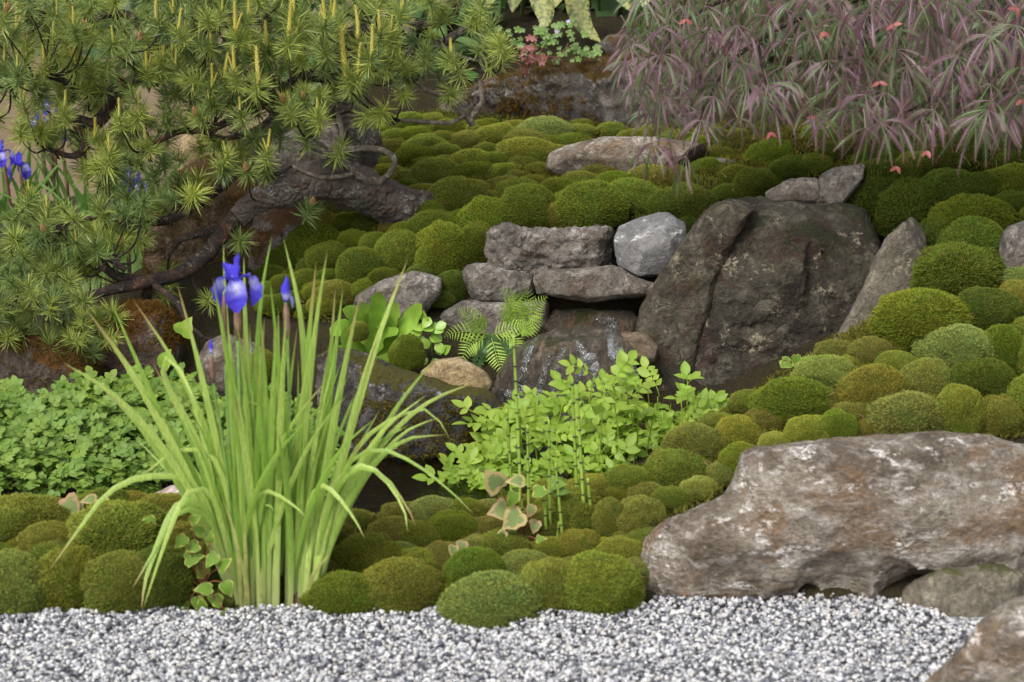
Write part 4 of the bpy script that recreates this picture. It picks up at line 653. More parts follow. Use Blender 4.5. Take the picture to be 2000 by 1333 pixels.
# ================================================================== pine
def barkmat():
    m, nt = newmat('pine_bark'); co = nd(nt, 'ShaderNodeTexCoord').outputs['Object']
    wv = nd(nt, 'ShaderNodeMixRGB', {0: .15, 1: co, 2: nd(nt, 'ShaderNodeTexNoise', {'Vector': co, 'Scale': 12.0}).outputs[1]}).outputs[0]
    vo = nd(nt, 'ShaderNodeTexVoronoi', {'Vector': nd(nt, 'ShaderNodeMapping', {'Vector': wv, 'Scale': (.55, 1, 1)}).outputs[0], 'Scale': 46.0}, feature='DISTANCE_TO_EDGE').outputs[0]; vc = nd(nt, 'ShaderNodeTexVoronoi', {'Vector': nd(nt, 'ShaderNodeMapping', {'Vector': wv, 'Scale': (.55, 1, 1)}).outputs[0], 'Scale': 46.0}).outputs[1]
    c = mixc(nt, tex(nt, co, 26, 5, .7), srgb(58, 51, 47), srgb(124, 114, 106)); c = mixc(nt, rng_(nt, attr(nt, 'rnd'), .45, .9, 0, .7), c, srgb(96, 80, 70))
    c = mixc(nt, math_(nt, 'MULTIPLY', rng_(nt, tex(nt, co, 14, 6, .7), .55, .64), rng_(nt, tex(nt, co, 170, 3), .4, .6)), c, srgb(158, 160, 148))
    h = math_(nt, 'ADD', math_(nt, 'MULTIPLY', vo, .0), math_(nt, 'MULTIPLY', tex(nt, nd(nt, 'ShaderNodeMapping', {'Vector': co, 'Scale': (.45, 1, 1)}).outputs[0], 90, 6, .75), 2.2))
    b = nd(nt, 'ShaderNodeBump', {'Strength': .9, 'Distance': .008, 'Height': h}); outp(nt, nd(nt, 'ShaderNodeBsdfPrincipled', {'Base Color': c, 'Roughness': .85, 'Normal': b.outputs[0], 'Specular IOR Level': .3}).outputs[0]); return m
M_BARK = barkmat()
M_TWIG = rockmat('twig_bark', srgb(78, 68, 58), srgb(112, 102, 90), srgb(140, 134, 122), lich=.5, lichen=srgb(170, 172, 158), bump=.4, scale=3)
M_TWIGD = rockmat('dark_branch_bark', srgb(34, 29, 27), srgb(62, 52, 46), srgb(96, 82, 72), lich=.35, lichen=srgb(158, 160, 146), warm=srgb(110, 72, 52), bump=.9, scale=3)
M_NEEDLE = leafmat('pine_needle', (.115, .185, .06), (.38, .43, .08), trans=.24, rough=.45, spec=.5, noise_s=8, var=.15)
M_CANDLE = leafmat('pine_candle', (.46, .42, .06), (.54, .48, .13), trans=.15, rough=.7, cbase=(.30, .20, .05))
M_CONE = leafmat('pine_cone', (.26, .12, .05), (.34, .17, .07), trans=.05, rough=.8)
pine = thing('pine_tree', P(780, 420, 6.1), 'gnarled pine with yellow candles leaning over the rocks', 'pine')
SK = []
def limb(pts, name='branch', mat=None, rough=.16, sides=14, seg=7):
    a = np.array([[*P(x, y, Y), r * mpp(Y)] for x, y, Y, r in pts]); c = catmull(a, seg); p, r = c[:, :3], np.clip(c[:, 3], .0012, None)
    V, F = tube(p, r, sides); ce = np.repeat(p, sides, 0); n = V - ce; rr = np.repeat(r, sides)
    s = 1 + rough * fbm(V * 28, 4) + rough * .8 * (fbm(V * 70 + 5, 3, ridged=True) - .6) * .6; V = ce + n * s[:, None]
    at_ = None
    if name == 'trunk':                                       # raised flaky bark plates with grooves between
        q_ = np.random.default_rng(len(pts)); U = V * np.array([.55, 1, 1]); sd = U[q_.choice(len(U), 330, replace=False)]; d_ = np.linalg.norm(U[:, None] - sd[None], axis=2); o_ = np.argsort(d_, axis=1)[:, :2]; d1 = np.take_along_axis(d_, o_[:, :1], 1)[:, 0]; d2 = np.take_along_axis(d_, o_[:, 1:], 1)[:, 0]
        lv = q_.uniform(0, 1, 330)[o_[:, 0]]; V = V + n / np.linalg.norm(n, axis=1)[:, None] * (.0065 * np.clip((d2 - d1) / .004, 0, 1) * (.35 + .8 * lv) + .003 * fbm(V * 120, 3))[:, None]; at_ = {'rnd': lv}
    part(name, pine, V, F, mat or M_BARK, at_, smooth=name != 'trunk'); SK.extend(p.tolist()); return p
limb([(855, 398, 6.1, 12), (830, 398, 6.1, 22), (790, 404, 6.06, 33), (740, 386, 6.04, 37), (685, 358, 6.0, 38), (630, 352, 5.97, 34), (570, 372, 5.93, 27), (510, 388, 5.9, 21), (462, 425, 5.88, 16)], 'trunk', sides=72, seg=26, rough=.12)
limb([(660, 350, 6.06, 26), (695, 310, 6.1, 34), (706, 275, 6.1, 34), (685, 235, 6.1, 28), (668, 200, 6.1, 24), (690, 150, 6.12, 20), (650, 90, 6.1, 17), (570, 30, 6.1, 14), (520, -70, 6.1, 12)], 'trunk', sides=60, seg=22, rough=.12)
for pts in [[(465, 420, 5.9, 17), (440, 452, 5.85, 16), (400, 500, 5.8, 15), (350, 535, 5.75, 14), (290, 550, 5.7, 12), (220, 566, 5.66, 10), (150, 582, 5.62, 7), (60, 592, 5.6, 5), (-20, 570, 5.6, 4)],
            [(300, 552, 5.72, 11), (250, 545, 5.7, 10), (215, 532, 5.68, 9), (200, 514, 5.68, 8), (214, 506, 5.67, 7), (245, 528, 5.66, 6)], [(290, 553, 5.72, 9), (285, 590, 5.74, 10), (290, 606, 5.76, 9), (245, 640, 5.8, 5)],
            [(300, 556, 5.7, 6), (345, 590, 5.62, 6), (370, 635, 5.6, 5), (398, 660, 5.58, 3)], [(445, 440, 5.86, 8), (400, 455, 5.84, 7), (350, 470, 5.82, 6), (330, 500, 5.8, 4)],
            [(560, 365, 5.97, 14), (480, 330, 5.95, 12), (430, 365, 5.9, 11), (375, 405, 5.86, 10), (320, 432, 5.82, 9), (260, 432, 5.8, 7), (190, 425, 5.75, 5), (120, 440, 5.7, 4)],
            [(680, 160, 6.1, 14), (600, 150, 6.05, 12), (500, 200, 6.0, 11), (430, 165, 5.98, 10), (330, 130, 5.95, 10), (240, 168, 5.95, 12), (170, 180, 5.95, 9), (100, 150, 5.9, 6), (20, 160, 5.9, 4)],
            [(240, 168, 5.95, 10), (190, 240, 5.92, 13), (150, 235, 5.9, 9), (165, 285, 5.88, 9), (140, 305, 5.86, 6), (90, 290, 5.85, 4)], [(330, 130, 5.95, 8), (250, 30, 5.98, 8), (160, 40, 5.98, 6), (90, 25, 5.98, 4)],
            [(640, 85, 6.1, 14), (700, 62, 6.1, 13), (760, 58, 6.08, 12), (830, 50, 6.05, 10), (870, 35, 6.0, 7), (910, -30, 6.0, 6)], [(500, 200, 6.0, 9), (420, 250, 5.92, 7), (340, 260, 5.88, 6), (280, 300, 5.85, 4)],
            [(560, 180, 6.03, 8), (520, 240, 5.95, 6), (450, 270, 5.9, 5), (400, 260, 5.86, 4)], [(570, 30, 6.1, 10), (480, 40, 6.05, 8), (400, 60, 6.0, 6), (320, 50, 5.95, 5)]]: limb(pts, 'branch', M_TWIGD)
for pts in [[(600, 262, 5.93, 3), (650, 300, 5.93, 4), (680, 325, 5.94, 6), (710, 350, 5.96, 8), (745, 357, 6.0, 9)], [(740, 358, 6.0, 7), (762, 338, 5.98, 6), (770, 312, 5.97, 6), (752, 296, 5.98, 6), (715, 290, 6.0, 7), (680, 294, 6.02, 8), (655, 302, 6.04, 9)],
            [(570, 325, 5.92, 3), (620, 345, 5.92, 4), (665, 345, 5.93, 5), (700, 335, 5.95, 4)], [(598, 285, 5.92, 3), (640, 305, 5.92, 4), (660, 335, 5.93, 5)], [(660, 225, 6.0, 6), (668, 260, 5.97, 5), (660, 290, 5.95, 4), (650, 305, 5.94, 3)],
            [(790, 140, 5.95, 3), (830, 175, 5.94, 4), (870, 190, 5.94, 5), (895, 215, 5.94, 6), (915, 230, 5.94, 7), (923, 246, 5.94, 6)], [(780, 235, 5.92, 3), (830, 238, 5.93, 4), (880, 240, 5.93, 4), (910, 225, 5.94, 5)],
            [(918, 232, 5.94, 6), (940, 205, 5.95, 6), (942, 195, 5.95, 5), (935, 150, 5.96, 3)], [(850, 92, 5.98, 9), (890, 68, 5.98, 8), (920, 45, 5.98, 7), (935, 5, 5.98, 6), (938, -40, 5.98, 5)], [(940, 60, 5.97, 4), (938, 110, 5.96, 4), (945, 140, 5.95, 3)],
            [(790, 50, 6.0, 6), (810, 80, 5.98, 5), (800, 100, 5.96, 5), (770, 110, 5.95, 4)], [(860, 40, 6.0, 5), (880, 20, 6.0, 4), (840, 0, 6.0, 4)], [(850, 80, 5.97, 4), (900, 110, 5.96, 3), (935, 120, 5.96, 3)]]: limb(pts, 'branch', M_TWIG, rough=.1, sides=8)
def tuft_proto(k, n=135):
    r = np.random.default_rng(300 + k); mb = MB()
    for i in range(n):
        u = r.random(); ph = r.uniform(0, 6.283); al = R(95 - 62 * u) + r.normal() * .22; L = r.uniform(.031, .051) * (1 - .15 * (k % 2)); ln = (.03, .055, .04, .075)[k % 4]; b = np.array([0, 0, ln * (u - .35)])
        d = np.array([math.sin(al) * math.cos(ph), math.sin(al) * math.sin(ph), math.cos(al)]); s = np.cross(d, r.normal(size=3)); s /= np.linalg.norm(s); bend = np.cross(d, s) * r.normal() * .07
        w = .0009; md = b + d * L * .55 + bend * L * .4; tp = b + d * L + bend * L
        mb.add([b - s * w * .7, b + s * w * .7, md + s * w, md - s * w, tp], [(0, 1, 2, 3), (3, 2, 4)], rnd=float(r.uniform(0, .25)))
    V, F = tube([(0, 0, -.03), (0, 0, .015), (0, 0, .045)], [.0025, .0028, .0015], 5); mb.add(V, F, rnd=.1)
    me = mb.mesh('needle_tuft', False); me.materials.append(M_NEEDLE); return me
TUFT = [tuft_proto(k) for k in range(9)]
def candle_proto(k):
    r = np.random.default_rng(500 + k); mb = MB(); z = np.linspace(0, 1, 8); wig = r.normal() * .04
    p = np.stack([wig * np.sin(z * 3), wig * z, z], 1); V, F = tube(p, np.interp(z, [0, .2, .8, 1], [.04, .05, .035, .006]), 6); mb.add(V, F, base=np.clip(.5 - V[:, 2] * 2.5, 0, 1))
    for i in range(90):
        u = (i + r.random()) / 90; ph = i * 2.4; b = np.array([wig * math.sin(u * 3), wig * u, u * .97]); o = np.array([math.cos(ph), math.sin(ph), 0]); s = np.cross(o, (0, 0, 1)) * .014; l = .085 * (1 - .3 * u)
        mb.add([b + o * .03 - s, b + o * .03 + s, b + o * (.06 + l * .55) + np.array([0, 0, l])], [(0, 1, 2)], base=0., rnd=float(r.random() * .5))
    me = mb.mesh('candle', False); me.materials.append(M_CANDLE); return me
CAND = [candle_proto(k) for k in range(4)]
def cone_proto():
    mb = MB(); 
    for i in range(60):
        u = (i + .5) / 60; ph = i * 2.4; rr = .5 * math.sin(math.pi * min(u * .9 + .1, 1)) ; c_ = np.array([math.cos(ph) * rr, math.sin(ph) * rr, u * 2]); mb.add(IV * np.array([.17, .17, .14]) + c_, IF.tolist(), rnd=float(random.random()))
    me = mb.mesh('cone', True); me.materials.append(M_CONE); return me
CONE = cone_proto()
SKA = np.array(SK); pl0 = np.array(pine.location); tufts = []; extra = MB(); NT = 0
def twig(parent, a, b, sag):
    a, b = np.array(a), np.array(b); mid = (a + b) / 2 + np.array([random.uniform(-.02, .02), random.uniform(-.02, .02), -sag]); p = catmull([a, mid, b], 5)
    return p
def add_tuft(px, py, Y, axis=None, sc=1.0, candle=0.0, cone=False, tint=0.0, lean=None):
    global NT
    pos = P(px, py, Y); ax = np.array(axis if axis is not None else (random.uniform(-.5, .5), random.uniform(-.75, -.1), random.uniform(.15, .9))); ax = ax / np.linalg.norm(ax); q = quat_to(ax, random.uniform(0, 6.28)); k = random.randrange(9)
    d = np.linalg.norm(SKA - pos, axis=1); j = int(np.argmin(d + .4 * np.clip(SKA[:, 2] - pos[2], 0, 1)))
    if NT < 300:
        NT += 1; t = put('needle_tuft', TUFT[k], parent=pine, loc=pos - pl0, rot=q, scale=sc)
        if .02 < d[j] < .45:
            pp = twig(t, SKA[j], pos - ax * .015, .02); Vw, Fw = tube(pp, np.linspace(.0032, .0018, len(pp)), 5); Mi = qmat(q).T / sc; put('twig', mesh('twig', (Vw - pos) @ Mi.T, Fw), M_TWIGD, t)
        if candle > 0:
            n = 1 if candle < .05 else random.choice((1, 1, 2))
            for i in range(n):
                cd = Vector((random.uniform(-.12, .12), random.uniform(-.15, .1), 1)) + (Vector((random.choice((-1, 1)) * .28, 0, 0)) if i else Vector()); qi = q.inverted() @ quat_to(cd)
                put('candle', CAND[random.randrange(4)], parent=t, loc=(0, 0, .03), rot=qi, scale=np.array([1, 1, 1]) * candle * (1 if i == 0 else .65) / sc * np.array([1.1, 1.1, .9]))
        if cone: put('cone', CONE, parent=t, loc=(random.uniform(-.004, .004), 0, .03), rot=q.inverted() @ quat_to((random.uniform(-.3, .3), -.2, 1)), scale=.0115 / sc)
    else:
        me = TUFT[k]; V = np.empty(len(me.vertices) * 3, np.float32); me.vertices.foreach_get('co', V); V = V.reshape(-1, 3) * sc @ qmat(q).T + pos
        extra.add(V, [tuple(p.vertices) for p in me.polygons], rnd=random.random())
CN = [(147, 140, 98), (108, 105, 55), (318, 62, 54), (358, 80, 50), (428, 42, 37), (467, 84, 66), (397, 98, 40), (416, 136, 66), (437, 178, 60), (462, 164, 58), (500, 180, 76), (495, 122, 40), (388, 171, 50), (350, 150, 40), (318, 147, 40), (290, 154, 50), (117, 196, 40), (128, 234, 42), (290, 294, 36), (521, 315, 46), (434, 322, 34), (206, 360, 78), (563, 94, 74), (575, 50, 50), (585, 80, 30), (613, 77, 30), (633, 63, 56), (525, 119, 62), (637, 108, 40), (680, 168, 104), (692, 160, 64), (702, 154, 68), (705, 105, 74), (719, 126, 62), (740, 84, 46), (754, 130, 50), (894, 137, 46), (872, 128, 32), (792, 133, 26), (980, 100, 20), (35, 160, 34), (95, 270, 40), (40, 265, 40), (80, 190, 40), (235, 245, 44), (265, 240, 50), (150, 75, 30), (70, 470, 60), (90, 440, 40), (148, 680, 44), (80, 680, 30), (125, 660, 36), (25, 60, 30), (210, 320, 40), (420, 210, 30), (600, 275, 26), (475, 235, 34), (625, 240, 30), (180, 160, 40), (50, 130, 34), (660, 60, 60), (780, 40, 40), (770, 90, 40), (55, 400, 40)]
for x, y, h in CN: add_tuft(x, y, random.uniform(5.62, 5.95), axis=(random.uniform(-.3, .3), -.45, random.uniform(.35, .9)), sc=random.uniform(.95, 1.25), candle=h * mpp(5.8) * 1.05)
for x, y in [(58, 10), (22, 70), (177, 75), (258, 95), (250, 172), (397, 238), (567, 222), (604, 215), (484, 340), (135, 560), (180, 530), (80, 455), (110, 625), (130, 565), (765, 70), (710, 8), (240, 480), (5, 45), (600, 420)]: add_tuft(x, y, random.uniform(5.62, 5.9), cone=True, sc=random.uniform(.9, 1.15))
for x, y, ax in [(470, 470, (0, -.8, .1)), (520, 325, (0, -.6, -.4)), (440, 330, (-.2, -.6, -.3)), (330, 530, (0, -.7, .2)), (318, 385, (0, -.7, .5)), (330, 570, (-.2, -.6, -.2)), (590, 600, (.3, -.6, .2)), (560, 655, (.1, -.8, .1)), (500, 270, (0, -.7, 0)), (430, 290, (0, -.5, .4)), (410, 590, (0, -.6, .3)), (965, 130, (.8, -.4, .5)), (880, 180, (0, -.7, -.2)), (950, 80, (.3, -.3, .9)), (720, 225, (-.4, -.5, -.4)), (750, 215, (-.2, -.6, -.3)), (700, 180, (0, -.7, 0)), (830, 120, (0, -.5, .6)), (800, 150, (.2, -.5, .5)), (920, 40, (.3, -.3, .9)), (940, 20, (.2, -.3, .9)), (790, 190, (0, -.6, .2)), (860, 40, (.2, -.4, .7)), (625, 190, (.1, -.6, .2)), (660, 300, (.2, -.5, .4)), (610, 255, (.1, -.6, .3))]: add_tuft(x, y, random.uniform(5.75, 5.9), axis=ax, sc=random.uniform(.95, 1.15))
def scat(poly, n, y0, y1, pc, sep=26, sc=(.85, 1.2)):
    xs = [p[0] for p in poly]; ys = [p[1] for p in poly]; got = []; tr = 0
    while len(got) < n and tr < n * 60:
        tr += 1; x = random.uniform(min(xs), max(xs)); y = random.uniform(min(ys), max(ys))
        if not inpoly(x, y, poly) or any((x - a) ** 2 + (y - b) ** 2 < sep * sep for a, b in got): continue
        got.append((x, y)); add_tuft(x, y, random.uniform(y0, y1), sc=random.uniform(*sc), candle=(random.uniform(.03, .07) if random.random() < pc else 0))
scat([(-40, -30), (330, -30), (400, 120), (330, 160), (280, 330), (130, 330), (60, 250), (-40, 230)], 60, 5.7, 6.0, .6, sep=27)
scat([(300, -40), (760, -40), (770, 140), (660, 190), (560, 220), (420, 250), (300, 190)], 60, 5.75, 6.05, .6, sep=28)
scat([(-60, 420), (120, 430), (280, 400), (290, 480), (180, 520), (90, 560), (-60, 580)], 34, 5.6, 5.85, .1, sep=24)
scat([(-60, 540), (150, 560), (230, 620), (190, 700), (60, 690), (-60, 680)], 30, 5.45, 5.62, .12, sep=26)
scat([(150, 320), (300, 320), (420, 350), (330, 420), (200, 420)], 18, 5.7, 5.9, .1)
scat([(760, -30), (980, -30), (970, 100), (870, 160), (790, 170)], 16, 5.8, 6.0, .1, sep=30)
scat([(130, 300), (330, 200), (600, 200), (560, 300), (400, 330)], 22, 5.85, 6.05, .1, sep=30)
scat([(-80, -60), (760, -60), (760, 120), (420, 220), (250, 330), (60, 300), (-80, 200)], 170, 6.0, 6.3, 0, sep=19)
scat([(-80, 400), (280, 400), (230, 560), (160, 680), (-80, 660)], 50, 5.7, 6.0, 0, sep=22)
if extra.n: o = put('needle_mass', extra.mesh('needle_mass', False), M_NEEDLE, pine, loc=-pl0); o['kind'] = 'stuff'
# ================================================================== leafy plants along the stream
def leaflet(mb, base, d, up, L, W, cup=.12, droop=.1, tipw=.0, nseg=4, rnd=0.0, prof=None):
    """one ovate leaflet with a folded mid rib: base point, direction, normal"""
    base, d, up = (np.asarray(v, float) for v in (base, d, up)); d = d / np.linalg.norm(d); s = np.cross(d, up); s /= np.linalg.norm(s) + 1e-9; n = np.cross(s, d)
    t = np.linspace(0, 1, nseg + 1); pr = prof(t) if prof else np.sin(np.pi * np.clip(t, 0, 1) ** .8) ** .75
    w = np.maximum(pr * W / 2, .0004); c = base + d * (t * L)[:, None] - n * (droop * L * t * t)[:, None]
    V = np.concatenate([c - s * w[:, None] + n * (w * cup * 2)[:, None], c, c + s * w[:, None] + n * (w * cup * 2)[:, None]]); k = nseg + 1
    F = [(i, i + k, i + k + 1, i + 1) for i in range(nseg)] + [(i + k, i + 2 * k, i + 2 * k + 1, i + k + 1) for i in range(nseg)]
    mb.add(V, F, rnd=rnd, vein=np.concatenate([w * 0, w * 0 + .6, w * 0]), edge=np.concatenate([w * 0 + 1, w * 0, w * 0 + 1]))
def pinnate(seed, pairs=3, LL=.022, WW=.016, rl=.055, curl=.25, stem=.0008):
    r = np.random.default_rng(seed); mb = MB(); a = r.uniform(.5, 1.2) * curl
    def at(t): return np.array([t * rl, .004 * math.sin(t * 3 + seed), a * rl * t * (1 - t) * 1.2 - a * rl * .3 * t * t])
    p = np.array([at(t) for t in np.linspace(0, 1, 6)]); V, F = tube(p, stem, 4); mb.add(V, F, rnd=.1)
    for k in range(pairs):
        t = .35 + .55 * k / max(pairs - 1, 1) if pairs > 1 else .6
        for s in (-1, 1):
            g = r.uniform(.75, 1.15) * (.7 + .35 * t); d = np.array([.45 + .2 * r.random(), s, r.uniform(-.25, .25)]); u = np.array([r.normal() * .25, -s * .25 + r.normal() * .2, 1])
            leaflet(mb, at(t), d, u, LL * g, WW * g, cup=r.uniform(.02, .2), droop=r.uniform(0, .25), rnd=float(r.uniform(0, .3)))
    leaflet(mb, at(1), (1, 0, r.uniform(-.3, .1)), (r.normal() * .2, r.normal() * .2, 1), LL * 1.2, WW * 1.2, cup=.1, rnd=float(r.uniform(0, .3))); return mb
def proto(mb, name, mat, smooth=True):
    me = mb.mesh(name, smooth); me.materials.append(mat); return me
def place(V, pos, q, s): return V * s @ qmat(q).T + np.asarray(pos)
def leafq(az, tilt, roll=0.0):   # +X along the leaf
    return Quaternion((0, 0, 1), az) @ Quaternion((0, 1, 0), -tilt) @ Quaternion((1, 0, 0), roll)

# --- watercress bed on the left
M_CRESS = leafmat('watercress_leaf', (.085, .17, .022), (.20, .295, .045), trans=.32, spec=.25, rough=.5, noise_s=40, vein=(.20, .30, .08))
CP = [proto(pinnate(k, 2 + k % 3, .0165, .0135, .038), 'leaf', M_CRESS) for k in range(8)]
bed = thing('watercress', P(200, 950, 5.1), 'wide bed of pale green watercress behind the left moss bank', 'watercress'); bl = np.array(bed.location)
BEDPOLY = [(-160, 790), (0, 775), (100, 770), (180, 745), (260, 735), (340, 745), (420, 790), (560, 780), (640, 830), (640, 950), (560, 990), (330, 975), (250, 985), (160, 1005), (60, 995), (-160, 1000)]
mass = MB(); pts = []; tr = 0
def bedz(x, y): return float(np.clip((y - 4.93) * .25, 0, .085)) + .045 + .035 * float(noise(np.array([[x * 7, y * 7, 0.]]))[0])
while len(pts) < 1700 and tr < 16000:
    tr += 1; x = random.uniform(-1.28, -.34); y = random.uniform(4.93, 5.66); z = .02 + bedz(x, y); d = np.array([x, y, z]) - CAM; dep = d @ FW; px = 1000 + FPX * (d @ RT) / dep; py = 666.5 - FPX * (d @ UP) / dep
    if inpoly(px, py, BEDPOLY): pts.append((x, y, z, px, py))
pts.sort(key=lambda p: p[1] - (10 if not (380 < p[3] < 640) else 0))
cnt = 0
for i, (x, y, z, px, py) in enumerate(pts):
    q = leafq(random.uniform(0, 6.28), random.uniform(-.15, .7), random.uniform(-.3, .3)) ; q = Quaternion((1, 0, 0), R(random.uniform(5, 40))) @ q; s = random.uniform(.75, 1.3); me = CP[i % 8]
    if i % 3 == 0 and cnt < 290: cnt += 1; put('leaf', me, parent=bed, loc=np.array([x, y, z + .012]) - bl, rot=q, scale=s)
    else:
        V = np.empty(len(me.vertices) * 3, np.float32); me.vertices.foreach_get('co', V); mass.add(place(V.reshape(-1, 3), (x, y, z - random.uniform(0, .03)), q, s), [tuple(p.vertices) for p in me.polygons], rnd=random.random(), vein=0.)
o = put('foliage_mass', mass.mesh('foliage_mass'), M_CRESS, bed, loc=-bl); o['kind'] = 'stuff'
M_WHITE = leafmat('cress_flower', (.8, .8, .78), (.85, .85, .82), trans=.2)
for x, y in [(188, 900), (30, 880), (90, 845), (262, 905), (178, 965)]:
    mb = MB(); [leaflet(mb, (0, 0, 0), (math.cos(a), math.sin(a), .2), (0, 0, 1), .004, .0032, nseg=2) for a in np.arange(4) * 1.57]; Y = 5.0 + (980 - y) * .0028; p_ = P(x, y, Y); put('flower', proto(mb, 'flower', M_WHITE), parent=bed, loc=p_ - bl, rot=quat_to((0, -.6, .8)))

# --- tall bright cress in the stream on the right
M_CRESS2 = leafmat('bright_cress_leaf', (.20, .335, .018), (.36, .46, .05), trans=.38, spec=.28, rough=.45, noise_s=30, vein=(.28, .42, .11), var=.18)
CP2 = [proto(pinnate(40 + k, 2 + k % 3, .030, .018, .078, stem=.0011), 'leaf', M_CRESS2) for k in range(8)]
cress = thing('water_parsnip', P(1150, 930, 5.15), 'upright bright green cress growing in the stream below the waterfall', 'cress'); cl_ = np.array(cress.location)
def cress_at(x, y, Y, az=None, s=None, stem=True):
    pos = P(x, y, Y); s = s or random.uniform(.7, 1.1); az = random.uniform(-math.pi, math.pi) if az is None else az
    q = Quaternion((1, 0, 0), R(random.uniform(15, 50))) @ leafq(az, random.uniform(.1, .8), random.uniform(-.3, .3)); l = put('leaf', CP2[random.randrange(8)], parent=cress, loc=pos - cl_, rot=q, scale=s)
    if stem:
        g_ = np.array([pos[0] + random.uniform(-.03, .03), min(pos[1] + .03, 5.42), .0]); p = catmull([g_, (g_ + pos) / 2 + np.array([random.uniform(-.01, .01), .01, 0]), pos], 4); V, F = tube(p, np.linspace(.0022, .0012, len(p)), 5); part('stem', cress, V, F, M_CRESS2)
for x, y in [(1160, 735), (1175, 745), (1215, 745), (1245, 770), (1265, 760), (1285, 775), (1195, 755), (1330, 775), (1365, 765), (1380, 785), (1345, 800), (1100, 785), (1045, 775), (1015, 800), (965, 830), (960, 850), (1130, 770), (1230, 790), (1280, 795), (900, 930), (885, 945), (895, 965), (915, 975), (930, 940), (940, 960), (910, 915), (975, 915), (1310, 790), (1395, 790)]: cress_at(x, y, random.uniform(5.05, 5.25))
CPOLY = [(950, 850), (1010, 810), (1100, 800), (1180, 785), (1260, 810), (1340, 795), (1395, 800), (1340, 860), (1290, 900), (1240, 925), (1150, 945), (1050, 945), (960, 960), (900, 985), (885, 950), (960, 900)]
k = 0
while k < 165:
    x, y = random.uniform(880, 1400), random.uniform(750, 990)
    if inpoly(x, y, CPOLY): k += 1; cress_at(x, y, 5.02 + (960 - y) * .0013 + random.uniform(-.03, .05), stem=k % 2 == 0)

# --- ferns
M_FERN = leafmat('fern_frond', (.28, .44, .05), (.40, .54, .09), trans=.35, rough=.5, noise_s=60)
M_FERN_D = leafmat('dark_fern_frond', (.06, .13, .035), (.09, .18, .05), trans=.3, rough=.5, noise_s=60)
def frond(root, pix, Y, wpx, mat, name='frond', pairs=12, dy=-.03, lobed=True):
    p = catmull([P(x, y, Y + dy * k) for k, (x, y) in zip(np.linspace(0, 1, len(pix)), pix)], 8); T = np.gradient(p, axis=0); T /= np.linalg.norm(T, axis=1)[:, None]; mb = MB(); mp = mpp(Y)
    V, F = tube(p, np.linspace(.0011, .0004, len(p)), 4); mb.add(V, F)
    face = np.array([random.uniform(-.2, .2), -.85, .55])
    for i in range(pairs):
        t = .10 + .88 * i / (pairs - 1); j = t * (len(p) - 1); a = int(min(j, len(p) - 2)); b = p[a] + (p[a + 1] - p[a]) * (j - a); tt = T[a]; s = np.cross(tt, face); s /= np.linalg.norm(s); n = np.cross(s, tt)
        L = wpx / 2 * mp * (min(1, .55 + t * 1.6) * (1 - max(0, t - .35) / .66) ** .8 + .05)
        for sg in (-1, 1):
            d = s * sg + tt * .45 + n * random.uniform(-.15, .05); d /= np.linalg.norm(d)
            if not lobed: leaflet(mb, b, d, n + tt * .2, L, L * .62, cup=.08, droop=.12, nseg=3, rnd=random.random() * .3); continue
            leaflet(mb, b, d, n, L * 1.1, L * .15, cup=.1, droop=.15, nseg=3, rnd=random.random() * .3)
            for m_ in range(4):
                u = .2 + .2 * m_
                for s2 in (-1, 1): leaflet(mb, b + d * L * u, np.cross(n, d) * s2 + d * .7, n, L * .13 * (1.1 - u * .6), L * .10, nseg=2, droop=.1, rnd=random.random() * .3)
    V, F, A = mb.arr(); part(name, root, V, F, mat, A)
fern = thing('fern', P(955, 660, 5.55), 'feathery light green fern growing from the rock crack', 'fern')
for pix, w in [([(958, 655), (920, 648), (890, 650), (868, 658)], 44), ([(955, 652), (930, 630), (912, 612), (894, 606)], 46), ([(950, 658), (925, 668), (910, 685), (899, 713)], 48), ([(945, 650), (935, 632), (930, 622)], 40), ([(960, 660), (968, 690), (975, 712), (987, 738)], 44), ([(975, 652), (1000, 660), (1010, 675), (1019, 691)], 40), ([(960, 655), (985, 645), (1010, 638), (1030, 630)], 46),
               ([(1005, 650), (1010, 610), (1000, 580), (976, 563)], 50), ([(1010, 650), (1030, 610), (1030, 580), (1023, 561)], 44), ([(1010, 645), (1035, 615), (1050, 595), (1068, 580)], 46), ([(1010, 650), (1030, 640), (1048, 628), (1059, 614)], 44), ([(1005, 640), (1000, 620), (985, 605), (975, 600)], 46), ([(1005, 655), (1020, 640), (1030, 645), (1038, 655)], 42), ([(1000, 640), (1010, 615), (1015, 600), (1020, 590)], 46), ([(1000, 630), (995, 610), (1005, 590), (1010, 575)], 46)]: frond(fern, pix, 5.56, w * .98, M_FERN, dy=-.05)
for pix, w in [([(950, 660), (940, 690), (930, 715), (928, 735)], 30), ([(960, 660), (945, 680), (940, 700)], 34), ([(960, 650), (955, 675), (945, 690)], 36), ([(970, 665), (985, 680), (995, 700)], 30)]: frond(fern, pix, 5.57, w * 1.2, M_FERN_D, dy=-.02, pairs=10, lobed=False)
M_HART = leafmat('strap_leaf', (.20, .36, .04), (.31, .46, .07), trans=.3, rough=.33, noise_s=20, cbase=(.24, .34, .1))
hart = thing('strap_fern', P(725, 690, 5.55), 'glossy strap leaved fern rosette in front of the grey rock', 'fern')
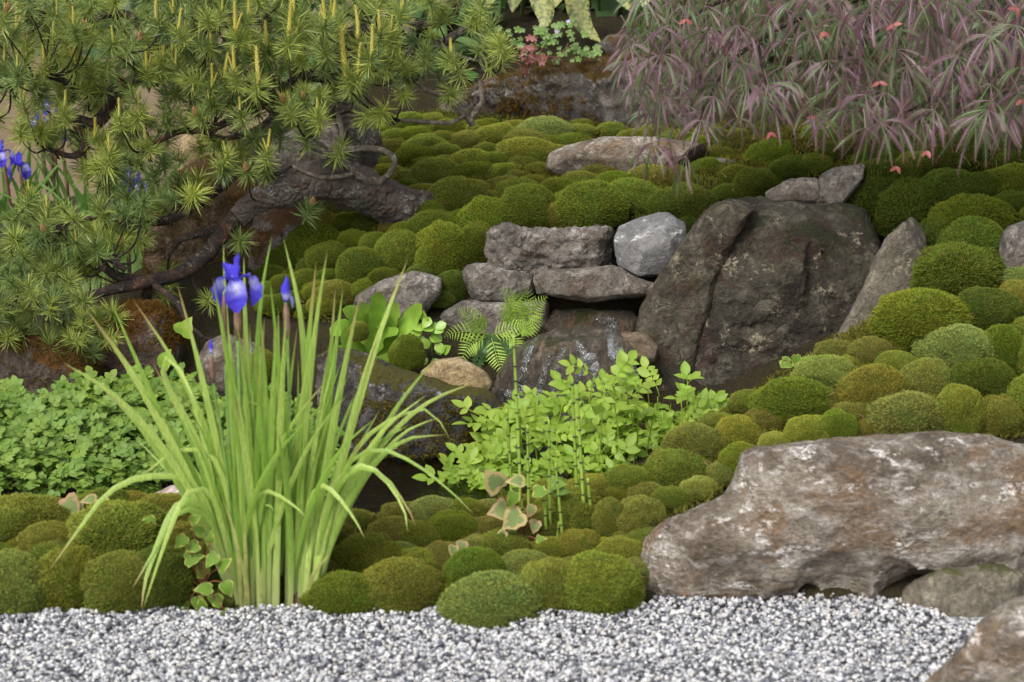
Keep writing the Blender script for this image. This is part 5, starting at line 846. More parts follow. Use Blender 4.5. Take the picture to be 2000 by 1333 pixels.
def strap(root, pix, Y, w, dy, mat=M_HART, name='leaf', tw=.4):
    wav = random.uniform(0, 6); V, F, t = blade_geo([P(x, y, Y + dy * k) for k, (x, y) in zip(np.linspace(0, 1, len(pix)), pix)], w * mpp(Y), twist=random.uniform(-tw, tw), fold=-.14, n=14, face=(random.uniform(-.3, .3), -.8, .6), wp=lambda t: np.clip(.35 + t * 2.2, 0, 1) * np.clip((1 - t) * 5.5, 0, 1) ** .5 * (1 + .10 * np.sin(t * 26 + wav)) + .02)
    part(name, root, V, F, mat, {'base': np.clip(.5 - t * 2, 0, 1)})
for pix, w in [([(725, 690), (700, 660), (670, 640), (645, 655)], 32), ([(720, 690), (700, 640), (690, 615), (668, 605)], 32), ([(728, 690), (735, 640), (738, 600), (742, 570)], 30), ([(735, 690), (755, 640), (768, 610), (778, 592)], 28), ([(738, 690), (770, 660), (800, 625), (824, 594)], 34), ([(738, 692), (770, 665), (790, 640), (812, 640)], 30), ([(735, 695), (755, 690), (768, 705), (772, 735)], 30), ([(728, 695), (735, 715), (745, 740), (762, 712)], 26), ([(720, 692), (690, 690), (660, 690), (640, 678)], 32), ([(722, 690), (712, 650), (715, 620), (705, 590)], 30), ([(728, 692), (745, 660), (760, 650), (775, 655)], 28), ([(722, 694), (700, 680), (680, 665), (672, 640)], 30), ([(730, 692), (722, 670), (705, 655), (690, 650)], 26), ([(732, 695), (745, 705), (752, 725), (755, 742)], 32), ([(728, 690), (720, 640), (708, 618)], 34), ([(736, 690), (752, 645), (748, 622)], 34), ([(725, 694), (705, 705), (690, 720)], 26)]: strap(hart, pix, 5.54, w * 1.1, random.uniform(-.12, -.03))
small = thing('leafy_seedling', P(845, 700, 5.5), 'small light green lobed plant between the two ferns', 'plant')
def simple_leaf(root, x, y, Y, L, W, mat, d=None, up=None, name='leaf', prof=None, nseg=5, cup=.1):
    mb = MB(); d = d if d is not None else (random.uniform(-1, 1), random.uniform(-.5, 0), random.uniform(-.6, .7)); up = up if up is not None else (random.uniform(-.4, .4), -.75, .6)
    leaflet(mb, (0, 0, 0), d, up, L, W, cup=cup, droop=random.uniform(.05, .3), nseg=nseg, prof=prof); return put(name, proto(mb, name, mat), parent=root, loc=P(x, y, Y) - np.array(root.location))
for x, y in [(828, 628), (840, 620), (848, 640), (825, 650), (838, 660), (855, 655), (862, 668), (838, 680), (852, 690), (868, 640), (872, 632), (832, 668), (845, 710), (835, 700), (858, 702), (865, 690), (850, 672), (828, 640)]: simple_leaf(small, x, y, 5.48, 26 * mpp(5.5), 20 * mpp(5.5), M_HART)
V, F = tube([P(845, 705, 5.5), P(842, 670, 5.49), P(845, 630, 5.48)], .0015, 5); part('stem', small, V, F, M_HART)

# --- horsetails
M_HORSE = leafmat('horsetail_stem', (.24, .38, .05), (.30, .44, .07), trans=.1, rough=.4, noise_s=30); M_NODE = leafmat('horsetail_node', (.016, .018, .012), (.03, .03, .02), trans=.02, rough=.6)
HS = [((1003, 655), (1012, 850), (1022, 1075), 10), ((990, 800), (996, 900), (1002, 1050), 8), ((1072, 820), (1073, 950), (1077, 1095), 9), ((1118, 750), (1124, 900), (1132, 1052), 10), ((1126, 748), (1136, 920), (1146, 1082), 11), ((1085, 905), (1094, 1000), (1105, 1105), 9), ((1062, 950), (1066, 1030), (1070, 1100), 10), ((1148, 935), (1155, 1010), (1160, 1078), 10), ((1092, 1020), (1087, 1060), (1084, 1108), 8), ((1030, 830), (1032, 960), (1034, 1082), 9), ((1138, 890), (1140, 980), (1143, 1060), 9)]
for i, (a, b, c_, w) in enumerate(HS):
    Y = 4.62 + (1090 - c_[1]) * .002; p = catmull([P(c_[0], c_[1] + 12, Y), P(b[0], b[1], Y), P(a[0], a[1], Y - .02)], 14); r = w / 2 * mpp(Y) * .72
    hs_ = thing('horsetail', p[0], ('tallest leaning horsetail stem topped beside the fern' if i == 0 else 'thin green horsetail stem with black joints rising from the moss'), 'horsetail', 'horsetail stems in the moss'); V, F = tube(p, np.linspace(r, r * .7, len(p)), 8); part('stem', hs_, V, F, M_HORSE)
    L = np.concatenate([[0], np.cumsum(np.linalg.norm(np.diff(p, axis=0), axis=1))]); s = .02 + random.uniform(0, .01)
    while s < L[-1]:
        c0 = np.array([np.interp(s, L, p[:, k]) for k in range(3)]); d = p[-1] - p[0]; d /= np.linalg.norm(d); V, F = tube([c0 - d * .0017, c0 - d * .001, c0 + d * .001, c0 + d * .0017], [r * .98, r * 1.1, r * 1.1, r * .96], 8); part('node', hs_, V, F, M_NODE); s += random.uniform(.026, .042)

# --- variegated creeping plants
def ivymat(name, mid, rim, pink, thr=.72):
    m, nt = newmat(name); co = nd(nt, 'ShaderNodeTexCoord').outputs['Object']; n = tex(nt, co, 90, 3); e = math_(nt, 'ADD', attr(nt, 'edge'), math_(nt, 'MULTIPLY', math_(nt, 'SUBTRACT', n, .5), 1.9))
    c = mixc(nt, rng_(nt, e, thr, thr + .22), mid, mixc(nt, objrand(nt), rim, pink)); p = nd(nt, 'ShaderNodeBsdfPrincipled', {'Base Color': c, 'Roughness': .6, 'Specular IOR Level': .2}); t = nd(nt, 'ShaderNodeBsdfTranslucent', {'Color': c})
    outp(nt, nd(nt, 'ShaderNodeMixShader', {0: .25, 1: p.outputs[0], 2: t.outputs[0]}).outputs[0]); return m
M_IVY = ivymat('variegated_leaf', (.13, .23, .03), (.48, .44, .11), (.30, .36, .08)); M_IVYP = ivymat('pink_variegated_leaf', (.18, .24, .08), (.46, .38, .16), (.38, .23, .14), .40); M_RSTEM = leafmat('red_stem', (.18, .05, .03), (.24, .08, .04), trans=.05)
def heart(root, x, y, Y, Lpx, mat, az=None):
    a = random.uniform(0, 6.28) if az is None else az; d = np.array([math.cos(a), -.35, math.sin(a)]); d /= np.linalg.norm(d); up = np.array([random.uniform(-.35, .35), -.8, .55]); s = np.cross(d, up); s /= np.linalg.norm(s); n = np.cross(s, d); L = Lpx * .80 * mpp(Y); crl = random.uniform(.1, .5)
    kx = random.uniform(.75, 1.15); ol = [(u_, v_ * kx * random.uniform(.85, 1.15)) for u_, v_ in [(-.12, .0), (-.2, .22), (-.08, .42), (.15, .52), (.38, .42), (.55, .34), (.78, .16), (1.0, 0), (.78, -.16), (.55, -.34), (.38, -.42), (.15, -.52), (-.08, -.42), (-.2, -.22)]]
    V = [np.zeros(3)]; E = [0.]
    for f_, e in ((.5, .25), (1.0, 1.0)):
        for u, v in ol: uu, vv = .3 + (u - .3) * f_, v * f_; V.append(d * uu * L + s * vv * L + n * (.25 * abs(vv) * L * random.uniform(.2, .8) - crl * uu * uu * L)); E.append(e)
    V[0] = d * .3 * L; k = len(ol); F = [(0, 1 + i, 1 + (i + 1) % k) for i in range(k)] + [(1 + i, 1 + k + i, 1 + k + (i + 1) % k, 1 + (i + 1) % k) for i in range(k)]
    put('leaf', mesh('leaf', V, F, {'edge': E}), mat, root, loc=P(x, y, Y) - np.array(root.location))
def ivy(label, base, Y, leaves, L, mat, by=None):
    t = thing('variegated_creeper', P(*base, Y), label, 'creeper')
    for lf in leaves:
        x, y = lf[:2]; yy = Y - random.uniform(.0, .05); heart(t, x, y, yy, (lf[2] if len(lf) > 2 else L) * random.uniform(.9, 1.1), mat if not isinstance(mat, tuple) else random.choice(mat))
        V, F = tube(catmull([P(*base, Y), (P(*base, Y) + P(x, y, yy)) / 2 + np.array([0, -.005, .012]), P(x, y, yy)], 4), .0011, 4); part('stem', t, V, F, M_RSTEM)
ivy('leafy yellow edged creeper at the foot of the iris clump', (395, 1150), 4.37, [(365, 1092, 50), (400, 1120, 52), (355, 1140, 45), (410, 1150, 42), (430, 1110, 42), (385, 1170, 45), (430, 1175, 40), (440, 1195, 36), (365, 1185, 40), (395, 1195, 44), (350, 1165, 36), (420, 1085, 40), (385, 1065, 36), (360, 1050, 36), (395, 1040, 30), (440, 1140, 40), (375, 1020, 34), (410, 1060, 34)], 40, M_IVY)
ivy('pale cream edged creeper sprig on the moss left of the iris', (258, 1080), 4.58, [(225, 1046, 42), (265, 1024, 48), (240, 1060, 30), (295, 1045, 36), (300, 1020, 36), (285, 1065, 28), (315, 1050, 28)], 40, M_IVY)
ivy('faded pinkish creeper sprig by the watercress edge', (168, 1030), 4.75, [(130, 977, 60), (175, 1005, 46), (185, 975, 40), (205, 975, 34), (160, 990, 34)], 44, M_IVYP)
ivy('pink and cream creeper climbing among the horsetails', (1012, 1060), 4.60, [(975, 950, 60), (1020, 940, 46), (990, 995, 52), (1015, 1005, 54), (1045, 960, 34), (985, 1040, 36), (1048, 1020, 30), (1050, 1055, 26), (1005, 965, 44), (1040, 990, 34), (1000, 1045, 34)], 42, (M_IVYP, M_IVYP, M_IVY))
ivy('pale green creeper leaf pair behind the horsetails', (1085, 985), 4.68, [(1075, 945, 46), (1095, 950, 44), (1085, 960, 36)], 40, M_CRESS)
ivy('tiny pink edged creeper sprout on moss beside the iris', (882, 1115), 4.55, [(873, 1075, 24), (886, 1068, 28), (904, 1060, 28), (862, 1095, 30), (878, 1100, 32), (895, 1092, 26), (872, 1118, 32), (888, 1120, 30), (860, 1085, 22), (898, 1080, 22), (905, 1085, 22)], 26, (M_IVYP, M_IVY))
ivy('yellow edged creeper sprout at the foot of the dark rock', (1540, 722), 5.24, [(1530, 705, 36), (1555, 698, 40), (1575, 700, 30), (1545, 710, 28)], 32, M_IVY)
bl2 = thing('broad_leaf_plant', P(320, 745, 5.5), 'single broad green leaf standing before the rust coloured rock', 'plant'); heart(bl2, 318, 715, 5.48, 52, M_HART, az=1.2); heart(bl2, 355, 650, 5.5, 44, M_HART, az=1.0); heart(bl2, 245, 755, 5.47, 34, M_HART, az=.3); heart(bl2, 262, 745, 5.47, 34, M_HART, az=2.)

# --- rear bank: speckled laurel, red stemmed cranesbill, evergreen shrub
def auc():
    m, nt = newmat('speckled_leaf'); co = nd(nt, 'ShaderNodeTexCoord').outputs['Object']; c = mixc(nt, rng_(nt, tex(nt, co, 95, 5, .65), .47, .53), (.035, .08, .02), (.34, .34, .10)); c = mixc(nt, attr(nt, 'vein'), c, (.5, .5, .2))
    p = nd(nt, 'ShaderNodeBsdfPrincipled', {'Base Color': c, 'Roughness': .3}); outp(nt, nd(nt, 'ShaderNodeMixShader', {0: .2, 1: p.outputs[0], 2: nd(nt, 'ShaderNodeBsdfTranslucent', {'Color': c}).outputs[0]}).outputs[0]); return m
M_AUC = auc(); M_EVER = leafmat('evergreen_leaf', (.035, .075, .02), (.075, .13, .035), trans=.2, rough=.35)
lpr = lambda t: np.sin(np.pi * t ** .75) ** .8 + .02
laurel = thing('speckled_laurel', P(1100, 20, 7.4), 'laurel shrub with yellow speckled hanging leaves at the rear', 'shrub')
def big_leaf(root, pix, Y, w, mat, dy=-.05):
    V, F, t = blade_geo([P(x, y, Y + dy * k) for k, (x, y) in zip(np.linspace(0, 1, len(pix)), pix)], w * mpp(Y), twist=random.uniform(-.4, .4), fold=.1, n=12, wp=lpr); part('leaf', root, V, F, mat, {'vein': np.tile([0, .5, 0], len(t) // 3)})
for pix, w in [([(1040, -40), (1058, 0), (1065, 35), (1058, 62)], 44), ([(1165, -60), (1128, -15), (1138, 45), (1174, 84)], 46), ([(1000, -50), (1005, -15), (1000, 25)], 34), ([(1090, -60), (1092, -25), (1084, 15)], 34), ([(1205, -50), (1215, -15), (1230, 22)], 36), ([(960, -60), (958, -20), (948, 20)], 36), ([(1260, -50), (1262, -15), (1255, 15)], 36)]: big_leaf(laurel, pix, random.uniform(6.95, 7.15), w, M_AUC)
for i in range(7):
    x = 960 + i * 50; V, F = tube(catmull([P(x, 70, 7.45), P(x + 10, 10, 7.4), P(x + random.uniform(-20, 30), -80, 7.3)], 5), .006, 6); part('stem', laurel, V, F, M_EVER)
def shrub(label, x0, x1, y0, y1, Ya, Yb, n, mat, w=(30, 50), L=(60, 110)):
    t = thing('evergreen_shrub', P((x0 + x1) / 2, y1, (Ya + Yb) / 2), label, 'shrub'); protos = []
    for k in range(6):
        mb = MB(); leaflet(mb, (0, 0, 0), (1, 0, .05), (0, 0, 1), 1.0, .42, cup=.12, droop=.2, nseg=6, prof=lpr); protos.append(proto(mb, 'leaf', mat))
    for i in range(n):
        p = P(random.uniform(x0, x1), random.uniform(y0, y1), random.uniform(Ya, Yb)); q = Quaternion((0, 0, 1), random.uniform(0, 6.28)) @ Quaternion((0, 1, 0), random.uniform(-.2, 1.0)) @ Quaternion((1, 0, 0), random.uniform(-.5, .5)); put('leaf', protos[i % 6], parent=t, loc=p - np.array(t.location), rot=q, scale=random.uniform(*L) * mpp(Ya))
    for i in range(6):
        x = x0 + (x1 - x0) * (i + .5) / 6; V, F = tube(catmull([P(x, y1 + 30, Yb), P(x, (y0 + y1) / 2, Yb - .05), P(x + 20, y0, Yb)], 5), .008, 6); part('stem', t, V, F, M_TWIGD)
shrub('dark evergreen shrub filling the rear behind the speckled laurel', 930, 1330, -160, 60, 7.4, 7.8, 200, M_EVER)
shrub('mid green broadleaf shrub showing through the right side of the pine', 540, 960, -140, 220, 6.95, 7.4, 290, leafmat('broad_green_leaf', (.07, .15, .04), (.14, .24, .07), trans=.25, rough=.4))
shrub('dark shrub behind the upper left part of the pine', 120, 560, -160, 140, 7.0, 7.5, 230, M_EVER)
shrub('dark shrub behind the maple at the top of the bank', 1300, 2250, -200, 190, 6.9, 7.4, 290, M_EVER, L=(70, 130))
crane = thing('cranesbill', P(1060, 130, 6.85), 'low creeping cranesbill with red stems on the rear rock', 'plant'); M_CR = leafmat('cranesbill_leaf', (.10, .19, .035), (.18, .28, .06), trans=.3); M_CRR = leafmat('cranesbill_red_leaf', (.18, .045, .04), (.25, .09, .06), trans=.3); M_VIO = leafmat('cranesbill_flower', (.45, .30, .60), (.5, .36, .65), trans=.3)
def lobed(root, x, y, Y, rpx, mat):
    mb = MB(); up = np.array([random.uniform(-.3, .3), -.75, .65]); up /= np.linalg.norm(up); a0 = np.cross(up, (1, 0, 0)); a0 /= np.linalg.norm(a0); b0 = np.cross(up, a0)
    for k in range(5):
        a = k * 1.25 + random.uniform(-.1, .1); leaflet(mb, (0, 0, 0), a0 * math.cos(a) + b0 * math.sin(a), up, rpx * mpp(Y), rpx * .75 * mpp(Y), nseg=3, rnd=random.random() * .2, prof=lambda t: np.array([.15, .6, 1.0, .55]))
    put('leaf', proto(mb, 'leaf', mat), parent=root, loc=P(x, y, Y) - np.array(root.location))
for i in range(62):
    x, y = random.choice([(1080, 62), (1110, 60), (1150, 110), (1100, 100), (1000, 75), (1050, 90), (1120, 105), (1070, 50), (1030, 72), (1140, 95)]); lobed(crane, x + random.uniform(-38, 38), y + random.uniform(-20, 20), random.uniform(6.66, 6.82), random.uniform(5, 10), M_CR)
for i in range(22): lobed(crane, random.gauss(1035, 14), random.gauss(105, 16), random.uniform(6.64, 6.74), random.uniform(5, 9), M_CRR)
for a, b in [((1022, 148), (1045, 80)), ((1028, 150), (1030, 90)), ((1020, 150), (1060, 95)), ((1080, 125), (1110, 85)), ((1022, 152), (1015, 110)), ((1085, 130), (1060, 110)), ((1100, 130), (1075, 112)), ((940, 165), (975, 155)), ((1020, 150), (1000, 120))]: V, F = tube(catmull([P(*a, 6.7), (P(*a, 6.7) + P(*b, 6.7)) / 2 + np.array([.01, 0, .01]), P(*b, 6.7)], 4), .0018, 5); part('stem', crane, V, F, M_CRR)
for x, y in [(1110, 42), (1087, 62)]: lobed(crane, x, y, 6.62, 4, M_VIO)
suc = thing('succulent', P(640, 200, 6.3), 'pale green succulent rosettes half hidden by pine needles', 'succulent'); M_SUC = leafmat('succulent_leaf', (.26, .33, .15), (.34, .42, .20), trans=.15, rough=.5)
for (x, y) in [(640, 200), (628, 180), (655, 215), (765, 155), (775, 170)]:
    mb = MB()
    for k in range(16):
        a = k * 2.4; e = .25 + k * .06; leaflet(mb, (0, 0, 0), (math.cos(a), math.sin(a), e), (-math.cos(a) * e, -math.sin(a) * e, 1), .028 * (1 - k * .03), .014, cup=.3, nseg=4)
    put('rosette', proto(mb, 'rosette', M_SUC), parent=suc, loc=P(x, y, 6.25) - np.array(suc.location), rot=quat_to((random.uniform(-.3, .3), -.7, .7)))
# ================================================================== cut-leaf maple hanging in from the right
def maplemat(name, ca, cb, green):
    m, nt = newmat(name); r = objrand(nt); c = mixc(nt, r, ca, cb); c = mixc(nt, rng_(nt, nd(nt, 'ShaderNodeMath', {0: math_(nt, 'MULTIPLY', r, 7.31)}, operation='FRACT').outputs[0], .52, .64), c, green)
    c = mixc(nt, rng_(nt, attr(nt, 'base'), .7, 1.0, 0, .8), c, (.17, .06, .05))
    p = nd(nt, 'ShaderNodeBsdfPrincipled', {'Base Color': c, 'Roughness': .42, 'Specular IOR Level': .5}); t = nd(nt, 'ShaderNodeBsdfTranslucent', {'Color': mixc(nt, .5, c, green)}); outp(nt, nd(nt, 'ShaderNodeMixShader', {0: .22, 1: p.outputs[0], 2: t.outputs[0]}).outputs[0]); return m
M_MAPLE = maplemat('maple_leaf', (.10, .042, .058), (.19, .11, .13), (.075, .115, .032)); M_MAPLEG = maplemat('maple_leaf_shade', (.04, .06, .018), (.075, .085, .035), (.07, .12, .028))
def maple_proto(k):
    r = np.random.default_rng(700 + k); mb = MB(); nl = 7
    for i in range(nl):
        az = (i - 3) / 3 * R(62) + r.normal() * .12; L = (1.0 - .38 * abs(i - 3) / 3) * r.uniform(.82, 1.12); n = 13; t = np.linspace(0, 1, n); st = L / (n - 1)
        d0 = np.array([math.sin(az * 1.25), -.35 + r.normal() * .25, .10 - math.cos(az * 1.25)]); d1 = np.array([math.sin(az) * .75 + r.normal() * .22, .0 + r.normal() * .2, -1.0]); k_ = np.clip(t * 1.1, 0, 1)[:, None]
        dd = d0 * (1 - k_) + d1 * k_; dd /= np.linalg.norm(dd, axis=1)[:, None]; c = np.vstack([[0, 0, 0], np.cumsum(dd[:-1] * st, axis=0)]); tw = r.normal() * .5
        T = np.gradient(c, axis=0); T /= np.linalg.norm(T, axis=1)[:, None]; s = np.cross(T, np.array([0, -1.0, .25])); s /= np.linalg.norm(s, axis=1)[:, None]; N = np.cross(s, T); side = s * np.cos(tw * t)[:, None] + N * np.sin(tw * t)[:, None]
        w = .044 * np.interp(t, [0, .2, .5, .75, 1], [.18, .45, 1.0, .75, .06])
        V, F = strip(c, side, w, .12); mb.add(V, F, base=np.repeat(t, 3), rnd=float(r.uniform(0, .12)))
        for j in range(3, n - 1):                                   # long saw teeth that point to the tip
            for sg in (-1, 1):
                tl = .115 * np.interp(t[j], [0, .3, .6, 1], [.5, 1.0, .95, .3]) * r.uniform(.8, 1.2); b = c[j]; mb.add([b + side[j] * sg * w[j] * .3 - T[j] * .010, b + side[j] * sg * w[j] * .3 + T[j] * .020, b + side[j] * sg * (w[j] * .5 + tl * .40) + T[j] * tl * 1.1], [(0, 1, 2)], base=float(t[j]), rnd=.05)
    V, F = tube([(.03, .28, .30), (.01, .12, .16), (0, 0, 0)], [.010, .009, .009], 4); mb.add(V, F, base=.9)
    return mb
MPB = [maple_proto(k) for k in range(8)]; MP = [proto(b, 'leaf', M_MAPLE, False) for b in MPB]
maple = thing('maple_tree', P(1900, -60, 5.8), 'weeping cut leaf maple with purple bronze foliage above the bank', 'maple'); ml = np.array(maple.location); nm = 0; mass = MB()
def mleaf(x, y, Y, Lpx, az=None, front=True):
    global nm
    q = Quaternion((0, 0, 1), random.uniform(-.9, .9) if az is None else az) @ Quaternion((1, 0, 0), random.uniform(-.35, .25)) @ Quaternion((0, 1, 0), random.uniform(-.25, .25)); s = Lpx * mpp(Y); k = random.randrange(8)
    if front and nm < 298: nm += 1; put('leaf', MP[k], parent=maple, loc=P(x, y, Y) - ml, rot=q, scale=s)
    else:
        V, F, A = MPB[k].arr(); mass.add(V * s @ qmat(q).T + P(x, y, Y), F, rnd=random.random(), base=A['base'])
for x, y, L in [(1275, 280, 95), (1340, 305, 105), (1250, 300, 70), (1310, 290, 90), (1370, 235, 80), (1375, 165, 85), (1355, 115, 80), (1440, 50, 90), (1560, 0, 110), (1500, 165, 110), (1460, 165, 95), (1545, 160, 95), (1490, 190, 95), (1510, 200, 110), (1650, 115, 110), (1690, 185, 100), (1660, 200, 110), (1720, 240, 120), (1750, 235, 120), (1690, 250, 100), (1825, 215, 125), (1800, 230, 110), (1770, 130, 110), (1815, 50, 130), (1860, 0, 110), (1930, 70, 110), (1985, 50, 130), (1930, 215, 115), (1970, 220, 120), (1990, 180, 110), (1905, 230, 100), (1700, 10, 110), (1380, 60, 80), (1310, 50, 80), (1265, 130, 85), (1240, 160, 80), (1290, 180, 90), (1420, 110, 90), (1580, 210, 100), (1610, 230, 90), (1870, 110, 110), (1750, 60, 110), (1640, 40, 100), (2040, 150, 120), (2060, 230, 120), (1400, 250, 80), (1440, 230, 85)]: mleaf(x, y, random.uniform(5.22, 5.4) if x > 1420 else random.uniform(5.45, 5.6), L)
MPOLY = [(1235, -60), (2200, -60), (2200, 250), (2000, 230), (1900, 220), (1800, 205), (1700, 225), (1620, 215), (1550, 180), (1470, 190), (1400, 220), (1330, 230), (1280, 240), (1240, 200), (1215, 120)]
def mscat(poly, n, ya, yb, L, front, sep):
    got = []; tr = 0; xs = [p[0] for p in poly]; ys = [p[1] for p in poly]
    while len(got) < n and tr < n * 50:
        tr += 1; x, y = random.uniform(min(xs), max(xs)), random.uniform(min(ys), max(ys))
        if inpoly(x, y, poly) and all((x - a) ** 2 + (y - b) ** 2 > sep * sep for a, b in got): got.append((x, y)); k = .75 + .35 * np.clip((x - 1250) / 500, 0, 1); off = 0 if x > 1450 else .15; mleaf(x, y, random.uniform(ya, yb) + off, random.uniform(*L) * k, front=front)
mscat(MPOLY, 165, 5.30, 5.75, (85, 130), True, 28)
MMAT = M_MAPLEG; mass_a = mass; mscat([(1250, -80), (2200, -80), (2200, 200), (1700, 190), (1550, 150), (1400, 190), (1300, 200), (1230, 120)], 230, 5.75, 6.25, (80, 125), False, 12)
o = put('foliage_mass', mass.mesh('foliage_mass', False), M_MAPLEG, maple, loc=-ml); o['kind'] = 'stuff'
for pts in [[(2250, -200, 5.9, 22), (2000, -90, 5.85, 18), (1800, -40, 5.75, 12), (1600, 20, 5.7, 7), (1480, 80, 5.6, 4), (1400, 160, 5.6, 3), (1345, 300, 5.55, 2)], [(2000, -90, 5.85, 12), (1900, 60, 5.65, 6), (1830, 180, 5.5, 4), (1760, 225, 5.4, 2)], [(1800, -40, 5.75, 8), (1650, -20, 5.75, 6), (1450, -10, 5.75, 5), (1330, 50, 5.7, 3), (1270, 150, 5.6, 2)], [(2100, -80, 5.8, 9), (2010, 60, 5.6, 5), (1960, 190, 5.45, 3)], [(1620, 10, 5.7, 4), (1640, 110, 5.55, 3), (1690, 240, 5.4, 2)], [(1480, 80, 5.6, 3), (1500, 170, 5.5, 2), (1560, 205, 5.45, 2)]]:
    a = np.array([[*P(x, y, Y), r * mpp(Y)] for x, y, Y, r in pts]); c = catmull(a, 7); V, F = tube(c[:, :3], np.clip(c[:, 3], .001, None), 7); part('branch', maple, V, F, M_TWIGD)
M_SAM = leafmat('maple_key', (.30, .075, .07), (.40, .14, .11), trans=.3, rough=.5)
for x, y in [(1608, 62), (1745, 48), (1718, 160), (1592, 228), (1505, 258), (1752, 325), (1812, 295), (1995, 195), (1985, 15), (1340, 38)]:
    t = put('winged_seed', None, parent=maple, loc=P(x, y, 5.24 if x > 1450 else 5.42) - ml)
    for sg in (-1, 1):
        mb = MB(); leaflet(mb, (0, 0, 0), (sg * random.uniform(.3, 1) + random.uniform(-.4, .4), -.2, random.uniform(-1, .1)), (0, -1, .2), .019, .0085, cup=.05, droop=.25, nseg=5); put('wing', proto(mb, 'wing', M_SAM), parent=t)

# ================================================================== running water over the fall
def rockbvh(keys):
    V = []; F = []; n = 0
    for k in keys:
        o, cen, Q, Fa, N = ROCKS[k]; V += (Q + cen).tolist(); F += [tuple(i + n for i in f) for f in Fa]; n += len(Q)
    return BVHTree.FromPolygons(V, F)
bvh = rockbvh(['dome', 'lip', 'wettan', 'dark'])
def watermat():
    m, nt = newmat('falling_water'); co = nd(nt, 'ShaderNodeTexCoord').outputs['Object']; mp_ = nd(nt, 'ShaderNodeMapping', {'Vector': co, 'Scale': (1.6, 1.0, .55)}).outputs[0]
    b = nd(nt, 'ShaderNodeBump', {'Strength': 1.0, 'Distance': .012, 'Height': math_(nt, 'ADD', tex(nt, mp_, 90, 4, .6, 1.0), tex(nt, mp_, 240, 2))}).outputs[0]
    gl = nd(nt, 'ShaderNodeBsdfGlossy', {'Color': (1, 1, 1, 1), 'Roughness': .08, 'Normal': b}); tr = nd(nt, 'ShaderNodeBsdfTransparent', {'Color': (.92, .94, .95, 1)}); a = nd(nt, 'ShaderNodeMixShader', {0: math_(nt, 'ADD', nd(nt, 'ShaderNodeFresnel', {'IOR': 1.30, 'Normal': b}).outputs[0], .0, True), 1: tr.outputs[0], 2: gl.outputs[0]})
    foam = nd(nt, 'ShaderNodeBsdfDiffuse', {'Color': (.80, .83, .88, 1)}); f = math_(nt, 'MULTIPLY', attr(nt, 'foam'), rng_(nt, tex(nt, mp_, 190, 5, .75, .8), .52, .68, 0, .45)); outp(nt, nd(nt, 'ShaderNodeMixShader', {0: f, 1: a.outputs[0], 2: foam.outputs[0]}).outputs[0]); return m
M_FALL = watermat()
fall = thing('waterfall', P(1120, 850, 5.38), 'thin sheet of water trickling over the dark rounded rock', 'waterfall')
def stream(path, w, foam, name='water_strand'):
    """pixel path and widths; every row is dropped onto the rock it runs over"""
    c = catmull([(x, y, ww) for (x, y), ww in zip(path, w)], 9); cols = 7; V = []; ok = []
    for (x, y, ww) in c:
        for u in np.linspace(-1, 1, cols):
            px, py = x + u * ww / 2, y; d = FW + (px - 1000) / FPX * RT + (666.5 - py) / FPX * UP; d /= np.linalg.norm(d); h = bvh.ray_cast(Vector(CAM), Vector(d)); hit = h[0] is not None
            V.append(np.array(h[0]) - d * (.003 + .003 * (1 - u * u)) if hit else P(px, py, 5.45)); ok.append(hit)
    n = len(c); F = []
    for i in range(n - 1):
        for j in range(cols - 1):
            f = (i * cols + j, i * cols + j + 1, (i + 1) * cols + j + 1, (i + 1) * cols + j)
            if all(ok[k] for k in f) and max(abs(V[f[0]][1] - V[k][1]) for k in f) < .08: F.append(f)
    A = np.array(V); fo = np.full(len(V), foam) * (1 - np.tile(np.abs(np.linspace(-1, 1, cols)) ** 2, n)); todo = list(F)
    while todo:                                               # each unbroken run of water is a strand of its own
        run = [todo.pop()]; ids = set(run[0]); grown = True
        while grown:
            more = [f for f in todo if ids & set(f)]; grown = bool(more); run += more; [ids.update(f) for f in more]; todo = [f for f in todo if f not in more]
        if len(run) < 8: continue
        idx = sorted(ids); mp2 = {v: i for i, v in enumerate(idx)}; part(name, fall, A[idx], [tuple(mp2[v] for v in f) for f in run], M_FALL, {'foam': fo[idx]})
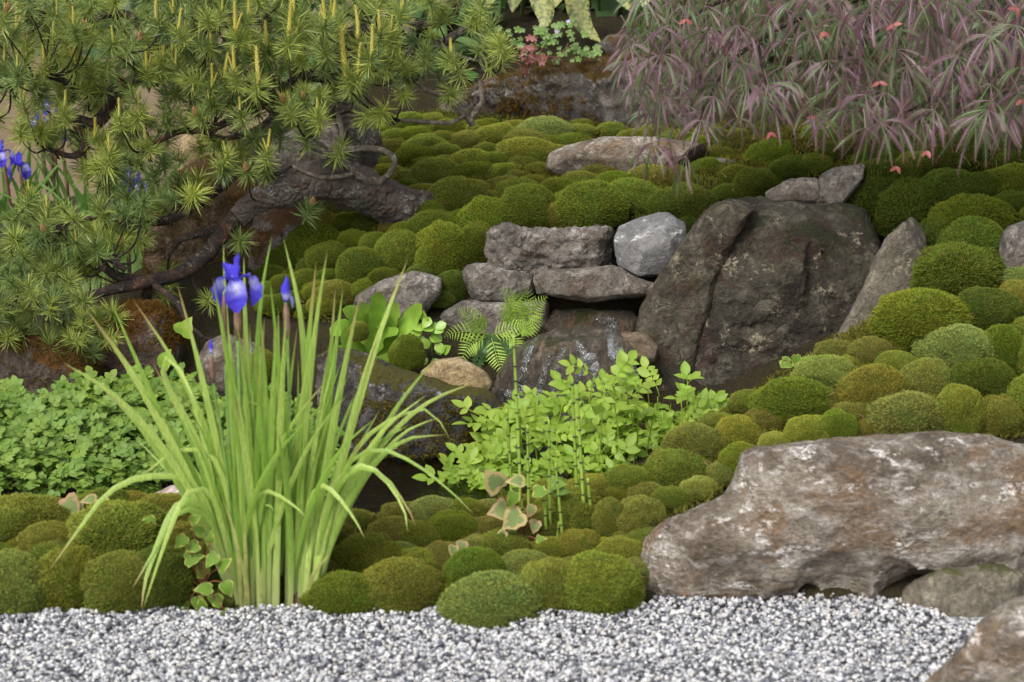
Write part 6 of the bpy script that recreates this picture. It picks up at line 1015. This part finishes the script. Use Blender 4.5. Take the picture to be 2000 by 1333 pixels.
for path, w, f in [([(1052, 650), (1030, 690), (1020, 740), (1015, 800)], [12, 16, 14, 14], .8), ([(1125, 665), (1140, 700), (1130, 750), (1135, 800)], [14, 22, 20, 18], .7), ([(1195, 640), (1196, 660), (1205, 690), (1215, 720)], [24, 20, 34, 26], 1.0), ([(1205, 690), (1225, 730), (1240, 780)], [40, 36, 30], .9), ([(1150, 690), (1160, 720), (1158, 760)], [24, 22, 16], .7), ([(1080, 690), (1060, 740), (1050, 800)], [18, 18, 16], .7), ([(1268, 700), (1272, 740), (1270, 800)], [18, 20, 22], 1.0), ([(1100, 680), (1090, 730), (1080, 790)], [14, 20, 16], .6), ([(1180, 620), (1190, 632), (1196, 648)], [50, 34, 26], .8), ([(985, 760), (1000, 775), (1030, 790)], [20, 24, 20], .9)]: stream(path, w, f)
# fallen brown needles and small twigs on the moss
M_DEAD = leafmat('dead_needle', (.20, .11, .05), (.28, .17, .08), trans=.05, rough=.8)
for i, (x, y) in enumerate([(855, 372), (870, 374), (800, 375), (835, 395), (845, 372)]):
    Y = ground_hit(x, y) or 6.2; p = P(x, y, Y); t = [p + np.array([random.uniform(-.02, .02), 0, .012]) for _ in range(3)]; V, F = tube(catmull([p, p + np.array([random.uniform(-.015, .015), -.01, .012]), p + np.array([random.uniform(-.03, .03), -.02, .018])], 4), [.006] * 8 + [.007], 7)
    o = put('cut_twig', mesh('cut_twig', V - p, F), M_TWIG, loc=p); tag(o, 'pale cut twig stub lying on moss beside the trunk base', 'twig', 'cut twigs by the trunk')

r_ = np.random.default_rng(77); mb = MB(); k = 0                    # fallen needles, too fine to count
while k < 420:
    px, py = r_.uniform(0, 2000), r_.uniform(250, 1215)
    if not (inpoly_v(np.array([px]), np.array([py]), ZONES[0])[0] or (py > 1190)): continue
    Y = ground_hit(px, py); k += 1
    if Y is None: continue
    p = P(px, py, Y) + np.array([0, 0, .03 + .02 * r_.random()]); a = r_.uniform(0, 6.28); d = np.array([math.cos(a), math.sin(a), r_.normal() * .3]) * r_.uniform(.012, .026); s_ = np.array([-math.sin(a), math.cos(a), 0]) * .0009
    mb.add([p - s_, p + s_, p + d + s_, p + d - s_], [(0, 1, 2, 3)], rnd=float(r_.random()))
o = put('fallen_needles', mb.mesh('fallen_needles', False), M_DEAD); tag(o, 'scattered fallen brown pine needles lying on the moss', 'needles', kind='stuff')
